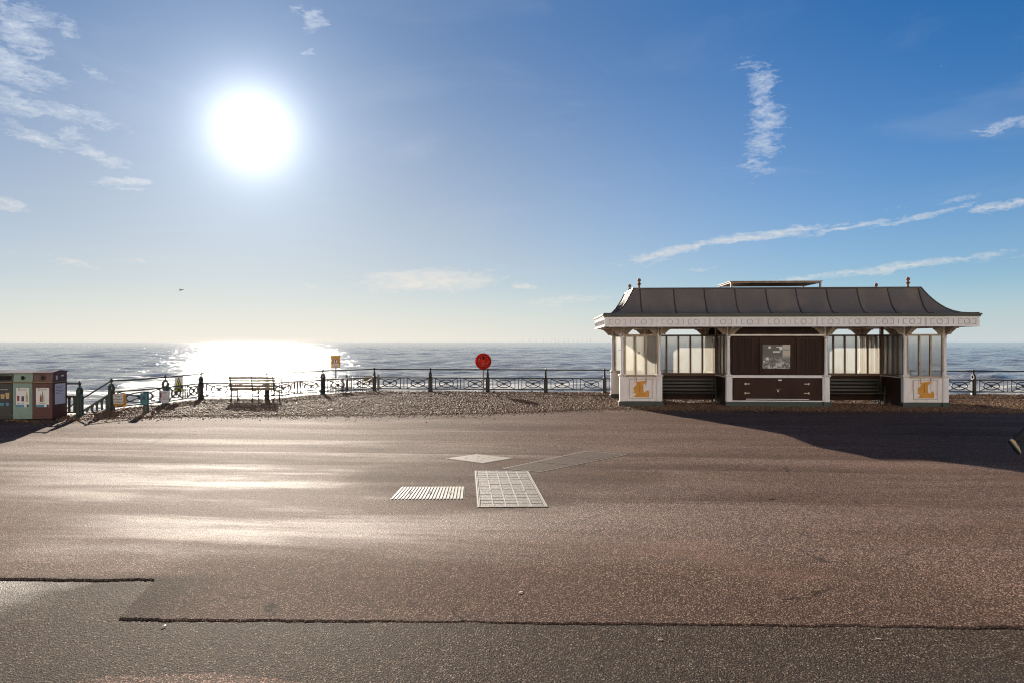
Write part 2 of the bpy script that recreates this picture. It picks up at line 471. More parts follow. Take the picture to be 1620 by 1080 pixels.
def make_poster():
    m, T, b = new_mat('poster_print')
    tc = T.new('ShaderNodeTexCoord')
    g = tc.outputs['Generated']
    x, y, z = T.sep(g)
    n = T.noise(T.mapping(g, scale=(1, 1, 1)), 7, 6, 0.75, 1.2)
    v = T.voronoi(T.mapping(g, scale=(1.2, 1, 1)), 9)
    low = T.ramp(z, 0.62, 0.1)
    f = T.math('ADD', T.math('MULTIPLY', T.ramp(n, 0.42, 0.62), low), T.math('MULTIPLY', T.ramp(v, 0.16, 0.05), 0.6))
    c = T.mix(T.math('MINIMUM', f, 1.0), (0.075, 0.08, 0.075), (0.60, 0.58, 0.56))
    strip = T.math('MULTIPLY', T.ramp(x, 0.71, 0.73), T.ramp(z, 0.38, 0.60))
    c = T.mix(strip, c, (0.48, 0.43, 0.37))
    bl = T.math('MULTIPLY', T.math('MULTIPLY', T.ramp(z, 0.74, 0.77), T.ramp(z, 0.83, 0.79)), T.math('MULTIPLY', strip, T.ramp(n, 0.35, 0.5)))
    c = T.mix(bl, c, (0.20, 0.30, 0.30))
    T.put(b.inputs['Base Color'], c)
    b.inputs['Roughness'].default_value = 0.3


make_poster()


GREY = ((0.012, 0.009, 0.007), (0.092, 0.069, 0.053), (0.060, 0.043, 0.032), (0.225, 0.168, 0.125))


def make_ground():
    # wet-looking red asphalt laid in long strips parallel to the railing
    for nm in ('asphalt_red', 'asphalt_grey'):
        red = nm == 'asphalt_red'
        m, T, b = new_mat(nm)
        geo = T.new('ShaderNodeNewGeometry')
        pos = geo.outputs['Position']
        x, y, z = T.sep(pos)
        w = T.math('ADD', y, T.math('MULTIPLY', x, 0.079))
        flat = T.comb(x, y, 0.0)
        # aggregate: stones of two sizes in dark binder, with grain shadows put into its colour
        sc1, sc2 = (82.0, 150.0)
        fl1 = T.mapping(flat, scale=(1, 0.62, 1))
        v1 = T.voronoi(fl1, sc1)
        cs = T.sep(T.voronoi(fl1, sc1, out='Color'))
        v3 = T.voronoi(flat, sc2)
        cs3 = T.sep(T.voronoi(flat, sc2, out='Color'))
        coarse = T.noise(flat, 42, 3, 0.7)
        coarse2 = T.noise(T.mapping(flat, scale=(1, 0.5, 1)), 11, 4, 0.7)
        stone = T.math('ADD', T.math('MULTIPLY', cs[0], 0.75), T.math('MULTIPLY', T.ramp(coarse2, 0.3, 0.7), 0.30))
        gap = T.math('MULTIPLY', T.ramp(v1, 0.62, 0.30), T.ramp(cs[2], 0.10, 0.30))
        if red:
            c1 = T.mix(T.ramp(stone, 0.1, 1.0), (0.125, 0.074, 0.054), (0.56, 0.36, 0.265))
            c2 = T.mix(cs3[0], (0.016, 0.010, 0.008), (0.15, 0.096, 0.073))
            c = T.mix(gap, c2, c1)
            c = T.mix(T.math('MULTIPLY', T.math('MULTIPLY', T.ramp(cs[1], 0.86, 0.92), gap), 0.45), c, (0.54, 0.43, 0.34))
        else:
            c1 = T.mix(T.ramp(stone, 0.1, 1.0), GREY[2], GREY[3])
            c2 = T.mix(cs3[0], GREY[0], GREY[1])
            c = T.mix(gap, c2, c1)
            c = T.mix(T.math('MULTIPLY', T.math('MULTIPLY', T.ramp(cs[1], 0.93, 0.96), gap), 0.7), c, (0.42, 0.35, 0.28))
        # lanes: damp collects along the near edge of every strip
        damp = None
        if red:
            seams = LANE_SEAMS
            for k in range(len(seams) - 1):
                a, bb = seams[k], seams[k + 1]
                wob = T.math('ADD', w, T.math('MULTIPLY', T.math('SUBTRACT', T.noise(T.mapping(flat, scale=(0.18, 0.6, 1)), 1.0, 3, 0.5), 0.5), 0.9))
                s = T.math('MULTIPLY', T.ramp(w, a - 0.015, a + 0.015), T.ramp(wob, a + (bb - a) * 0.12, a + (bb - a) * 0.85, 1.0, 0.0))
                damp = s if damp is None else T.math('MAXIMUM', damp, s)
            pn = T.noise(T.mapping(flat, loc=(3.1, 0.4, 0), scale=(0.16, 0.34, 1)), 1.0, 4, 0.55, 0.4)
            damp = T.math('MULTIPLY', damp, T.ramp(pn, 0.36, 0.62))
            # a damp patch round the covers
            dx = T.math('DIVIDE', T.math('SUBTRACT', x, -0.2), 2.9)
            dy = T.math('DIVIDE', T.math('SUBTRACT', y, 10.6), 2.1)
            dd = T.math('ADD', T.math('MULTIPLY', dx, dx), T.math('MULTIPLY', dy, dy))
            dd = T.math('ADD', dd, T.math('MULTIPLY', T.math('SUBTRACT', T.noise(flat, 0.6, 4, 0.6), 0.5), 1.3))
            damp = T.math('MAXIMUM', damp, T.ramp(dd, 1.0, 0.35))
            c = T.mix(T.math('MULTIPLY', damp, 0.38), c, (0.055, 0.038, 0.03))
            st = T.noise(T.mapping(flat, loc=(9, 2, 0), scale=(0.3, 0.8, 1)), 1.0, 5, 0.6, 0.5)
            c = T.mix(T.math('MULTIPLY', T.ramp(st, 0.48, 0.75), 0.35), c, (0.22, 0.125, 0.085))
            # thin joints between strips
            for a in LANE_SEAMS[1:-1]:
                j = T.math('ABSOLUTE', T.math('SUBTRACT', T.math('ADD', w, T.math('MULTIPLY', T.math('SUBTRACT', T.noise(flat, 3.0, 3, 0.6), 0.5), 0.03)), a))
                c = T.mix(T.ramp(j, 0.012, 0.004, 0.0, 0.7), c, (0.03, 0.022, 0.018))
            # drier and shinier streaks running with the strips
            sv = T.comb(T.math('MULTIPLY', x, 0.15), T.math('MULTIPLY', w, 0.95), 0.0)
            stn = T.noise(sv, 1.0, 7, 0.64, 0.45)
            streak = T.ramp(stn, 0.40, 0.66)
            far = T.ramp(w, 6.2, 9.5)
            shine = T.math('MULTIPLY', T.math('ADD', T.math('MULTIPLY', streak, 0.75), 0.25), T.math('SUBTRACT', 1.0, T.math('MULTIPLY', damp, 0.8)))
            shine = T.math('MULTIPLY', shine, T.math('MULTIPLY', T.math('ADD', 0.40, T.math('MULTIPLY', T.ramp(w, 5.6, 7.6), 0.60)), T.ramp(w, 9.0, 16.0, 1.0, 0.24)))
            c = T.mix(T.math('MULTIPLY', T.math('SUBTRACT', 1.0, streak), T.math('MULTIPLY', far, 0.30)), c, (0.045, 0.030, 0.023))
            # the dark tarmac feathers into the red at the corner of the old trench
            fe = T.math('ADD', x, T.math('MULTIPLY', T.math('SUBTRACT', T.noise(flat, 4.0, 5, 0.7), 0.5), 0.7))
            fe = T.math('MULTIPLY', T.ramp(fe, -2.25, -3.05), T.ramp(y, 6.25, 6.0))
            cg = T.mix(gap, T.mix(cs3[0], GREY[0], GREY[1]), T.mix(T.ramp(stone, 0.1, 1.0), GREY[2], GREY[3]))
            c = T.mix(fe, c, cg)
            # hairline cracks here and there
            ck = T.new('ShaderNodeTexVoronoi', feature='DISTANCE_TO_EDGE')
            T.put(ck.inputs['Vector'], T.vmath('ADD', flat, T.vmath('MULTIPLY', T.noise(flat, 2.5, 4, 0.6, col=True), (0.5, 0.5, 0.0))))
            ck.inputs['Scale'].default_value = 0.42
            ckm = T.math('MULTIPLY', T.ramp(ck.outputs['Distance'], 0.006, 0.0015), T.ramp(T.noise(flat, 0.7, 3, 0.6), 0.50, 0.62))
            c = T.mix(T.math('MULTIPLY', ckm, 0.8), c, (0.02, 0.014, 0.011))
            # trodden gum and oil spots
            gum = T.voronoi(flat, 1.7, out='Distance')
            c = T.mix(T.ramp(gum, 0.034, 0.022, 0.0, 0.75), c, (0.035, 0.03, 0.027))
            gum2 = T.voronoi(T.mapping(flat, loc=(5.3, 2.2, 0)), 0.9, out='Distance')
            c = T.mix(T.ramp(gum2, 0.022, 0.014, 0.0, 0.6), c, (0.36, 0.31, 0.27))
            rough = T.ramp(shine, 0.0, 1.0, 0.78, 0.66)
            strength, dist = 0.75, 0.009
            sheen = T.ramp(shine, 0.0, 1.0, 0.015, 0.10, 'LINEAR')
            sheen = T.math('ADD', T.math('MULTIPLY', sheen, T.math('SUBTRACT', 1.0, fe)), T.math('MULTIPLY', fe, 0.015))
        else:
            pn = T.noise(T.mapping(flat, loc=(1.7, 0.9, 0), scale=(0.5, 0.9, 1)), 1.0, 4, 0.55, 0.4)
            c = T.mix(T.math('MULTIPLY', T.ramp(pn, 0.45, 0.7), 0.4), c, (0.05, 0.046, 0.042))
            wet = T.math('MULTIPLY', T.ramp(T.math('ADD', x, T.math('MULTIPLY', T.math('SUBTRACT', T.noise(flat, 2.5, 5, 0.7), 0.5), 1.2)), -3.6, -4.7), T.ramp(T.math('ADD', y, T.math('MULTIPLY', pn, 1.0)), 5.3, 6.1))
            rough = T.math('SUBTRACT', 0.70, T.math('MULTIPLY', wet, 0.15))
            strength, dist = 0.75, 0.009
            sheen = T.math('ADD', 0.015, T.math('MULTIPLY', wet, 0.10))
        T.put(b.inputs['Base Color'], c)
        T.put(b.inputs['Roughness'], rough)
        T.put(b.inputs['Specular IOR Level'], sheen)
        h = T.math('ADD', T.math('MULTIPLY', gap, 0.55), T.math('ADD', T.math('MULTIPLY', T.ramp(v3, 0.0, 0.7, 1.0, 0.0, 'LINEAR'), 0.35), T.math('MULTIPLY', coarse, 0.35)))
        bp = T.new('ShaderNodeBump')
        bp.inputs['Strength'].default_value = strength
        bp.inputs['Distance'].default_value = dist
        T.put(bp.inputs['Height'], h)
        T.put(b.inputs['Normal'], bp.outputs[0])

    m, T, b = new_mat('shingle_bed')
    geo = T.new('ShaderNodeNewGeometry')
    pos = geo.outputs['Position']
    v = T.voronoi(pos, 24, out='Color')
    cs = T.sep(v)
    c = T.mix(cs[0], (0.05, 0.032, 0.02), (0.24, 0.15, 0.095))
    T.put(b.inputs['Base Color'], c)
    b.inputs['Roughness'].default_value = 0.6
    bp = T.new('ShaderNodeBump')
    bp.inputs['Strength'].default_value = 1.0
    bp.inputs['Distance'].default_value = 0.03
    T.put(bp.inputs['Height'], T.voronoi(pos, 24))
    T.put(b.inputs['Normal'], bp.outputs[0])

    m, T, b = new_mat('pebble')
    oi = T.new('ShaderNodeObjectInfo')
    geo = T.new('ShaderNodeNewGeometry')
    rnd = T.noise(geo.outputs['Position'], 17.0, 2, 0.7)
    cr = T.new('ShaderNodeValToRGB')
    e = cr.color_ramp.elements
    e[0].position, e[0].color = 0.28, (0.075, 0.042, 0.024, 1)
    e[1].position, e[1].color = 0.74, (0.36, 0.26, 0.18, 1)
    n2 = e.new(0.45); n2.color = (0.155, 0.088, 0.050, 1)
    n3 = e.new(0.60); n3.color = (0.245, 0.148, 0.086, 1)
    T.put(cr.inputs[0], rnd)
    T.put(b.inputs['Base Color'], cr.outputs[0])
    b.inputs['Roughness'].default_value = 0.6
    b.inputs['Specular IOR Level'].default_value = 0.07


LANE_SEAMS = [5.0, 9.28, 11.45, 12.75, 14.3, 16.2, 18.0, 20.5]
make_ground()


def make_sea():
    m, T, b = new_mat('sea_water')
    geo = T.new('ShaderNodeNewGeometry')
    pos = geo.outputs['Position']
    x, y, z = T.sep(pos)
    b.inputs['IOR'].default_value = 1.333
    b.inputs['Specular IOR Level'].default_value = 0.21
    # foam of the surf close to the beach, streaks along the crests
    fn = T.noise(T.mapping(pos, scale=(0.035, 0.11, 0)), 1.0, 6, 0.65, 0.6)
    near = T.ramp(T.math('ADD', y, T.math('MULTIPLY', x, 0.079)), 130.0, 88.0)
    foam = T.math('MULTIPLY', T.ramp(T.math('ADD', fn, T.math('MULTIPLY', near, 0.22)), 0.66, 0.86), T.ramp(near, 0.0, 0.6))
    c = T.mix(foam, (0.36, 0.335, 0.28), (0.50, 0.50, 0.48))
    T.put(b.inputs['Base Color'], c)
    T.put(b.inputs['Roughness'], T.ramp(foam, 0.0, 1.0, 0.08, 0.8))
    flat = T.comb(x, y, 0.0)
    n1 = T.noise(T.mapping(flat, scale=(0.55, 1.1, 1)), 1.0, 5, 0.62, 0.3)
    n2 = T.noise(T.mapping(flat, scale=(0.10, 0.30, 1)), 1.0, 4, 0.6, 0.2)
    h = T.math('ADD', T.math('MULTIPLY', n1, 0.55), T.math('MULTIPLY', n2, 1.1))
    bp = T.new('ShaderNodeBump')
    bp.inputs['Strength'].default_value = 0.52
    bp.inputs['Distance'].default_value = 1.0
    T.put(bp.inputs['Height'], h)
    T.put(b.inputs['Normal'], bp.outputs[0])


make_sea()


# ------------------------------------------------------------------ mesh helpers
class MB:
    def __init__(self):
        self.v, self.f = [], []

    def add(self, vs, fs, M=None):
        o = len(self.v)
        for p in vs:
            p = Vector(p)
            self.v.append(tuple(M @ p if M else p))
        for f in fs:
            self.f.append(tuple(i + o for i in f))
        return self

    def box(self, x0, x1, y0, y1, z0, z1, M=None, ch=0.0):
        if ch <= 0:
            vs = [(x, y, z) for z in (z0, z1) for y in (y0, y1) for x in (x0, x1)]
            fs = [(0, 2, 3, 1), (4, 5, 7, 6), (0, 1, 5, 4), (2, 6, 7, 3), (0, 4, 6, 2), (1, 3, 7, 5)]
            return self.add(vs, fs, M)
        # chamfered top and bottom
        vs, fs = [], []
        for (z, i) in ((z0, ch), (z0 + ch, 0), (z1 - ch, 0), (z1, ch)):
            vs += [(x0 + i, y0 + i, z), (x1 - i, y0 + i, z), (x1 - i, y1 - i, z), (x0 + i, y1 - i, z)]
        fs.append((3, 2, 1, 0))
        for k in range(3):
            for j in range(4):
                a, b_ = k * 4 + j, k * 4 + (j + 1) % 4
                fs.append((a, b_, b_ + 4, a + 4))
        fs.append((12, 13, 14, 15))
        return self.add(vs, fs, M)

    def prism(self, pts, d0, d1, axis='y', M=None):
        """polygon given in 2D, extruded along an axis. pts in (x,z) for y, (y,z) for x, (x,y) for z"""
        n = len(pts)
        vs = []
        for d in (d0, d1):
            for (a, b_) in pts:
                vs.append({'y': (a, d, b_), 'x': (d, a, b_), 'z': (a, b_, d)}[axis])
        fs = [tuple(range(n)), tuple(range(2 * n - 1, n - 1, -1))]
        for i in range(n):
            j = (i + 1) % n
            fs.append((i, i + n, j + n, j))
        return self.add(vs, fs, M)

    def lathe(self, prof, n=12, M=None):
        vs, fs = [], []
        for (r, z) in prof:
            for i in range(n):
                a = 2 * math.pi * i / n
                vs.append((r * math.cos(a), r * math.sin(a), z))
        for k in range(len(prof) - 1):
            for i in range(n):
                j = (i + 1) % n
                fs.append((k * n + i, k * n + j, (k + 1) * n + j, (k + 1) * n + i))
        fs.append(tuple(range(n - 1, -1, -1)))
        fs.append(tuple((len(prof) - 1) * n + i for i in range(n)))
        return self.add(vs, fs, M)

    def tube(self, path, r, n=6, closed=False, M=None, rz=None):
        path = [Vector(p) for p in path]
        m = len(path)
        vs, fs = [], []
        for i, p in enumerate(path):
            if closed:
                t = path[(i + 1) % m] - path[i - 1]
            else:
                t = path[min(i + 1, m - 1)] - path[max(i - 1, 0)]
            t.normalize()
            up = Vector((0, 0, 1)) if abs(t.z) < 0.95 else Vector((0, 1, 0))
            s = t.cross(up).normalized()
            u = s.cross(t).normalized()
            rr = r[i] if isinstance(r, (list, tuple)) else r
            for k in range(n):
                a = 2 * math.pi * (k + 0.5) / n
                vs.append(p + s * math.cos(a) * rr + u * math.sin(a) * (rz if rz else rr))
        segs = m if closed else m - 1
        for i in range(segs):
            j = (i + 1) % m
            for k in range(n):
                l = (k + 1) % n
                fs.append((i * n + k, i * n + l, j * n + l, j * n + k))
        if not closed:
            fs.append(tuple(range(n - 1, -1, -1)))
            fs.append(tuple((m - 1) * n + k for k in range(n)))
        return self.add(vs, fs, M)

    def mesh(self, name, mat, smooth=False):
        me = bpy.data.meshes.new(name)
        me.from_pydata(self.v, [], self.f)
        bm = bmesh.new()
        bm.from_mesh(me)
        bmesh.ops.recalc_face_normals(bm, faces=bm.faces)
        bm.to_mesh(me)
        bm.free()
        if mat:
            me.materials.append(MATS[mat])
        if smooth:
            for p in me.polygons:
                p.use_smooth = True
            try:
                me.set_sharp_from_angle(angle=R(40))
            except Exception:
                pass
        me.update()
        return me

    def build(self, name, mat, parent=None, loc=(0, 0, 0), rotz=0.0, smooth=False):
        return place(name, self.mesh(name, mat, smooth), parent, loc, rotz)


def place(name, me, parent=None, loc=(0, 0, 0), rotz=0.0):
    o = bpy.data.objects.new(name, me)
    C.objects.link(o)
    o.parent = parent
    o.location = loc
    o.rotation_euler = (0, 0, rotz)
    return o


def thing(name, label, cat, loc=(0, 0, 0), rotz=0.0, group=None):
    o = bpy.data.objects.new(name, None)
    o.empty_display_size = 0.2
    C.objects.link(o)
    o.location = loc
    o.rotation_euler = (0, 0, rotz)
    return tag(o, label, cat, group)


def tag(o, label, cat, group=None):
    o['label'] = label
    o['category'] = cat
    if group:
        o['group'] = group
    return o


def structure(o):
    o['kind'] = 'structure'
    return o


def text_mesh(name, s, size, mat, parent, loc, rot=(R(90), 0, 0), align='CENTER'):
    cu = bpy.data.curves.new(name, 'FONT')
    cu.body = s
    cu.size = size
    cu.align_x = align
    cu.align_y = 'CENTER'
    cu.extrude = 0.001
    cu.resolution_u = 2
    tmp = bpy.data.objects.new(name, cu)
    C.objects.link(tmp)
    dg = bpy.context.evaluated_depsgraph_get()
    me = bpy.data.meshes.new_from_object(tmp.evaluated_get(dg))
    bpy.data.objects.remove(tmp)
    bpy.data.curves.remove(cu)
    me.materials.clear()
    me.materials.append(MATS[mat])
    o = place(name, me, parent, loc)
    o.rotation_euler = rot
    return o


# ------------------------------------------------------------------ ground, beach and sea
EDGE = [(-60, 19.15), (-12.25, 19.15), (-12.12, 20.7), (-11.55, 22.3), (-11.4, 24.75), (-8.75, 24.6), (-7.55, 27.05),
        (-5.8, 28.75), (3.73, 27.9), (60, 23.75)]
SHIN = [(-60, 17.9), (-14.0, 18.1), (-12.5, 18.3), (-11.0, 18.9), (-9.0, 19.4), (-4.0, 19.7), (-1.0, 20.1), (1.5, 20.9),
        (3.0, 21.6), (4.5, 21.4), (8.0, 21.3), (13.5, 21.0), (17.0, 20.0), (22.0, 19.6), (60, 17.0)]


def interp(tab, x):
    return np.interp(x, [a for a, _ in tab], [b for _, b in tab])


def gz(x, y):
    """height of the asphalt: slightly crowned strips"""
    x = np.asarray(x, float)
    y = np.asarray(y, float)
    w = y + 0.079 * x
    z = np.zeros_like(w)
    S = LANE_SEAMS
    for a, b in zip(S[:-1], S[1:]):
        t = np.clip((w - a) / (b - a), 0, 1)
        z = z + 0.003 * 4 * t * (1 - t)
    z = z + (0.004 * np.sin(x * 0.45 + 1.3) * np.sin(y * 0.7) + 0.0015 * np.sin(x * 1.1 + y * 0.9)) * np.clip((w - 5.5) / 2.0, 0, 1)
    # level ground round the covers
    z = z * (1 - np.exp(-((x - 0.2) / 2.7) ** 6 - ((y - 11.0) / 2.9) ** 6))
    return z


def mound(x, y):
    x = np.asarray(x, float)
    y = np.asarray(y, float)
    s = interp(SHIN, x)
    e = interp(EDGE, x)
    t = np.clip((y - s) / np.maximum(e - s, 0.5), 0, 1)
    m = np.minimum(t * 4, 1) * 0.05
    m = m + 0.05 * np.exp(-((x + 1.0) / 4.0) ** 2 - ((y - 25.5) / 1.8) ** 2)
    m = m + 0.012 * np.sin(x * 1.7 + y) * np.sin(y * 2.1 - x * 0.6) * np.minimum(t * 4, 1)
    # swept flat round the shelter
    m = m * (1 - 0.85 * ((x > 3.0) & (x < 15.2) & (y < 26.3)))
    return m


def grid_mesh(name, mat, xs, y0, y1, nt, zf, pw=1.0, skirt=0.0):
    xs = np.asarray(xs)
    t = np.linspace(0, 1, nt) ** pw
    Y = y0[None, :] + (y1 - y0)[None, :] * t[:, None]
    X = np.broadcast_to(xs[None, :], Y.shape)
    Z = zf(X, Y)
    nx = len(xs)
    V = np.stack([X, Y, Z], -1).reshape(-1, 3)
    i = np.arange(nt - 1)[:, None] * nx + np.arange(nx - 1)[None, :]
    F = np.stack([i, i + 1, i + 1 + nx, i + nx], -1).reshape(-1, 4)
    if skirt:
        base = V[:nx].copy()
        base[:, 2] -= skirt
        o = len(V)
        V = np.concatenate([V, base])
        a = np.arange(nx - 1)
        F = np.concatenate([F, np.stack([o + a, o + a + 1, a + 1, a], -1)])
    me = bpy.data.meshes.new(name)
    me.vertices.add(len(V))
    me.vertices.foreach_set('co', V.astype(np.float32).ravel())
    me.loops.add(F.size)
    me.loops.foreach_set('vertex_index', F.astype(np.int32).ravel())
    me.polygons.add(len(F))
    me.polygons.foreach_set('loop_start', (np.arange(len(F)) * 4).astype(np.int32))
    me.polygons.foreach_set('use_smooth', np.ones(len(F), dtype=bool))
    me.update(calc_edges=True)
    me.validate()
    me.materials.append(MATS[mat])
    return place(name, me)


xs = np.unique(np.concatenate([np.linspace(-60, -14, 60), np.linspace(-14, -4, 170), np.linspace(-4, 4.5, 430), np.linspace(4.5, 16, 150),
                               np.linspace(16, 60, 60), [-3.13, -3.02]]))
jit = np.cumsum(RNG.normal(0, 0.004, len(xs)))
jit = jit - np.convolve(jit, np.ones(41) / 41, 'same') + RNG.normal(0, 0.003, len(xs))
yb = np.where(xs < -3.07, 6.04 + (-0.012) * (xs + 3), 5.19 - 0.024 * (xs + 3)) + jit
tr = (xs > -3.15) & (xs < -3.0)
yb[tr] = np.interp(xs[tr], [-3.15, -3.0], [6.03, 5.19])
taper = np.exp(-((xs + 3.07) / 0.35) ** 2)
yb = yb + taper * RNG.normal(0, 0.012, len(xs))
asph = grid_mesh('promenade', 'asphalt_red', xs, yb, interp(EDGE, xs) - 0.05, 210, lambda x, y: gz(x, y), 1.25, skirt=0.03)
structure(asph)
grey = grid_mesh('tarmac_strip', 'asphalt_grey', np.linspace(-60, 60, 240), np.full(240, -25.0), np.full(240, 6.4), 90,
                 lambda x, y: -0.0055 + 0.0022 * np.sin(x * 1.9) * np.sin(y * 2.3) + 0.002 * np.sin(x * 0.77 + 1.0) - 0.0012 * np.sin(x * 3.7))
structure(grey)
xs2 = np.concatenate([np.linspace(-2.95, -0.9, 160)])
j2 = RNG.normal(0, 0.008, len(xs2))
yt = 4.33 + 0.03 * np.sin(xs2 * 3.1) + j2 - np.clip((xs2 + 1.9) / 1.0, 0, 1) * 0.22 - np.clip((-2.55 - xs2) / 0.4, 0, 1) * 0.25
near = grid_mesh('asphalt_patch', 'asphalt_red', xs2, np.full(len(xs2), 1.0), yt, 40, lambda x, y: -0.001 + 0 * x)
structure(near)

# shingle bed and loose pebbles
xs3 = np.unique(np.concatenate([np.linspace(-16, 32, 300), [-12.25, -12.12, -11.55, -11.4, -8.75, -7.55, -5.8, 3.73]]))
bed = grid_mesh('shingle', 'shingle_bed', xs3, interp(SHIN, xs3) + 0.15, interp(EDGE, xs3) - 0.06, 60,
                lambda x, y: gz(x, y) + mound(x, y) + 0.004 - 0.02 * (y < interp(SHIN, x) + 0.2))
structure(bed)


def make_pebbles():
    n = 260000
    x = RNG.uniform(-13.5, 28, n)
    s, e = interp(SHIN, x), interp(EDGE, x)
    u = RNG.uniform(0, 1, n)
    y = s + (e - 0.05 - s) * u
    keep = RNG.uniform(0, 1, n) < np.where((x > 3.2) & (x < 15) & (y < 22.3), 0.5, 1.0)
    # inside the shelter the floor is swept
    keep &= ~((x > 3.9) & (x < 14.0) & (y > 22.6) & (y < 24.9) & (RNG.uniform(0, 1, n) < 0.85))
    x, y = x[keep], y[keep]
    # strays on the asphalt
    m = 9000
    xa = RNG.uniform(-13, 20, m)
    ya = interp(SHIN, xa) - RNG.exponential(0.28, m)
    x, y = np.concatenate([x, xa]), np.concatenate([y, ya])
    stray = np.concatenate([np.zeros(len(x) - m, bool), np.ones(m, bool)])
    z = gz(x, y) + np.where(stray, 0, mound(x, y)) + np.where(stray, 0.008, 0.012)
    me = bpy.data.meshes.new('shingle_pebbles')
    me.vertices.add(len(x))
    me.vertices.foreach_set('co', np.stack([x, y, z], -1).astype(np.float32).ravel())
    a = me.attributes.new('size', 'FLOAT_VECTOR', 'POINT')
    r = RNG.lognormal(math.log(0.0148), 0.45, len(x)).clip(0.010, 0.055)
    r = np.where(stray, r * 0.62, r)
    sv = np.stack([r * RNG.uniform(0.8, 1.4, len(x)), r * RNG.uniform(0.7, 1.1, len(x)), r * RNG.uniform(0.45, 0.85, len(x))], -1)
    a.data.foreach_set('vector', sv.astype(np.float32).ravel())
    a = me.attributes.new('turn', 'FLOAT_VECTOR', 'POINT')
    rv = np.stack([RNG.normal(0, 0.35, len(x)), RNG.normal(0, 0.35, len(x)), RNG.uniform(0, 6.28, len(x))], -1)
    a.data.foreach_set('vector', rv.astype(np.float32).ravel())
    me.materials.append(MATS['pebble'])
    o = place('shingle_pebbles', me)
    ng = bpy.data.node_groups.new('pebbles', 'GeometryNodeTree')
    ng.interface.new_socket('Geometry', in_out='INPUT', socket_type='NodeSocketGeometry')
    ng.interface.new_socket('Geometry', in_out='OUTPUT', socket_type='NodeSocketGeometry')
    N, L = ng.nodes, ng.links
    gi, go = N.new('NodeGroupInput'), N.new('NodeGroupOutput')
    ico = N.new('GeometryNodeMeshIcoSphere')
    ico.inputs['Radius'].default_value = 1.0
    ico.inputs['Subdivisions'].default_value = 2
    sm = N.new('GeometryNodeSetShadeSmooth')
    smat = N.new('GeometryNodeSetMaterial')
    smat.inputs['Material'].default_value = MATS['pebble']
    L.new(ico.outputs['Mesh'], sm.inputs[0])
    L.new(sm.outputs[0], smat.inputs['Geometry'])
    iop = N.new('GeometryNodeInstanceOnPoints')
    m2p = N.new('GeometryNodeMeshToPoints')
    L.new(gi.outputs[0], m2p.inputs[0])
    L.new(m2p.outputs[0], iop.inputs['Points'])
    L.new(smat.outputs[0], iop.inputs['Instance'])
    for nm, sk in (('size', 'Scale'), ('turn', 'Rotation')):
        na = N.new('GeometryNodeInputNamedAttribute')
        na.data_type = 'FLOAT_VECTOR'
        na.inputs['Name'].default_value = nm
        if sk == 'Rotation':
            e2r = N.new('FunctionNodeEulerToRotation')
            L.new(na.outputs['Attribute'], e2r.inputs[0])
            L.new(e2r.outputs[0], iop.inputs['Rotation'])
        else:
            L.new(na.outputs['Attribute'], iop.inputs[sk])
    L.new(iop.outputs[0], go.inputs[0])
    md = o.modifiers.new('pebbles', 'NODES')
    md.node_group = ng
    o['kind'] = 'stuff'
    o['label'] = 'brown beach pebbles spilled over the promenade below the railing'
    o['category'] = 'shingle'


make_pebbles()

# beach below the wall
be_x = np.linspace(-160, 160, 120)
beach = grid_mesh('beach', 'shingle_bed', be_x, np.full(120, 18.0), np.full(120, 78.0), 60,
                  lambda x, y: -1.9 - (y - 18) * 0.042 + 0.1 * np.sin(x * 0.3) * np.sin(y * 0.25))
structure(beach)


def make_sea_mesh():
    rows = []
    yv = 50.0
    while yv < 16000:
        rows.append(yv)
        yv *= 1.0078
    rows += [22000, 40000, 70000]
    Y1 = np.array(rows)
    nc = 620
    t = np.linspace(-1, 1, nc)
    half = 70 + Y1 * 1.05
    X = t[None, :] * half[:, None]
    Y = np.broadcast_to(Y1[:, None], X.shape) + 0 * X
    dy = np.gradient(Y1)
    dx = half * 2 / nc
    cell = np.maximum(dy, dx)[:, None]
    Z = np.full_like(X, -4.0)
    rg = np.random.default_rng(5)
    for k in range(54):
        lam = 1.8 * (26 / 1.8) ** rg.uniform()
        th = rg.normal(0, 0.55)            # travel towards the shore
        kx, ky = math.sin(th) * 2 * math.pi / lam, -math.cos(th) * 2 * math.pi / lam
        slope = 0.025 * rg.uniform(0.5, 1.4)
        a = slope * lam / (2 * math.pi)
        ph = kx * X + ky * Y + rg.uniform(0, 6.28)
        fade = np.clip((lam / cell - 2.2) / 2.0, 0, 1)
        s = np.sin(ph)
        # sharpened crests
        Z += a * fade * (1.35 * np.exp(0.9 * (s - 1)) * 1.6 - 0.75)
    nt = len(Y1)
    V = np.stack([X, Y, Z], -1).reshape(-1, 3)
    i = np.arange(nt - 1)[:, None] * nc + np.arange(nc - 1)[None, :]
    F = np.stack([i, i + 1, i + 1 + nc, i + nc], -1).reshape(-1, 4)
    me = bpy.data.meshes.new('sea')
    me.vertices.add(len(V))
    me.vertices.foreach_set('co', V.astype(np.float32).ravel())
    me.loops.add(F.size)
    me.loops.foreach_set('vertex_index', F.astype(np.int32).ravel())
    me.polygons.add(len(F))
    me.polygons.foreach_set('loop_start', (np.arange(len(F)) * 4).astype(np.int32))
    me.polygons.foreach_set('use_smooth', np.ones(len(F), dtype=bool))
    me.update(calc_edges=True)
    me.materials.append(MATS['sea_water'])
    structure(place('sea', me))


make_sea_mesh()

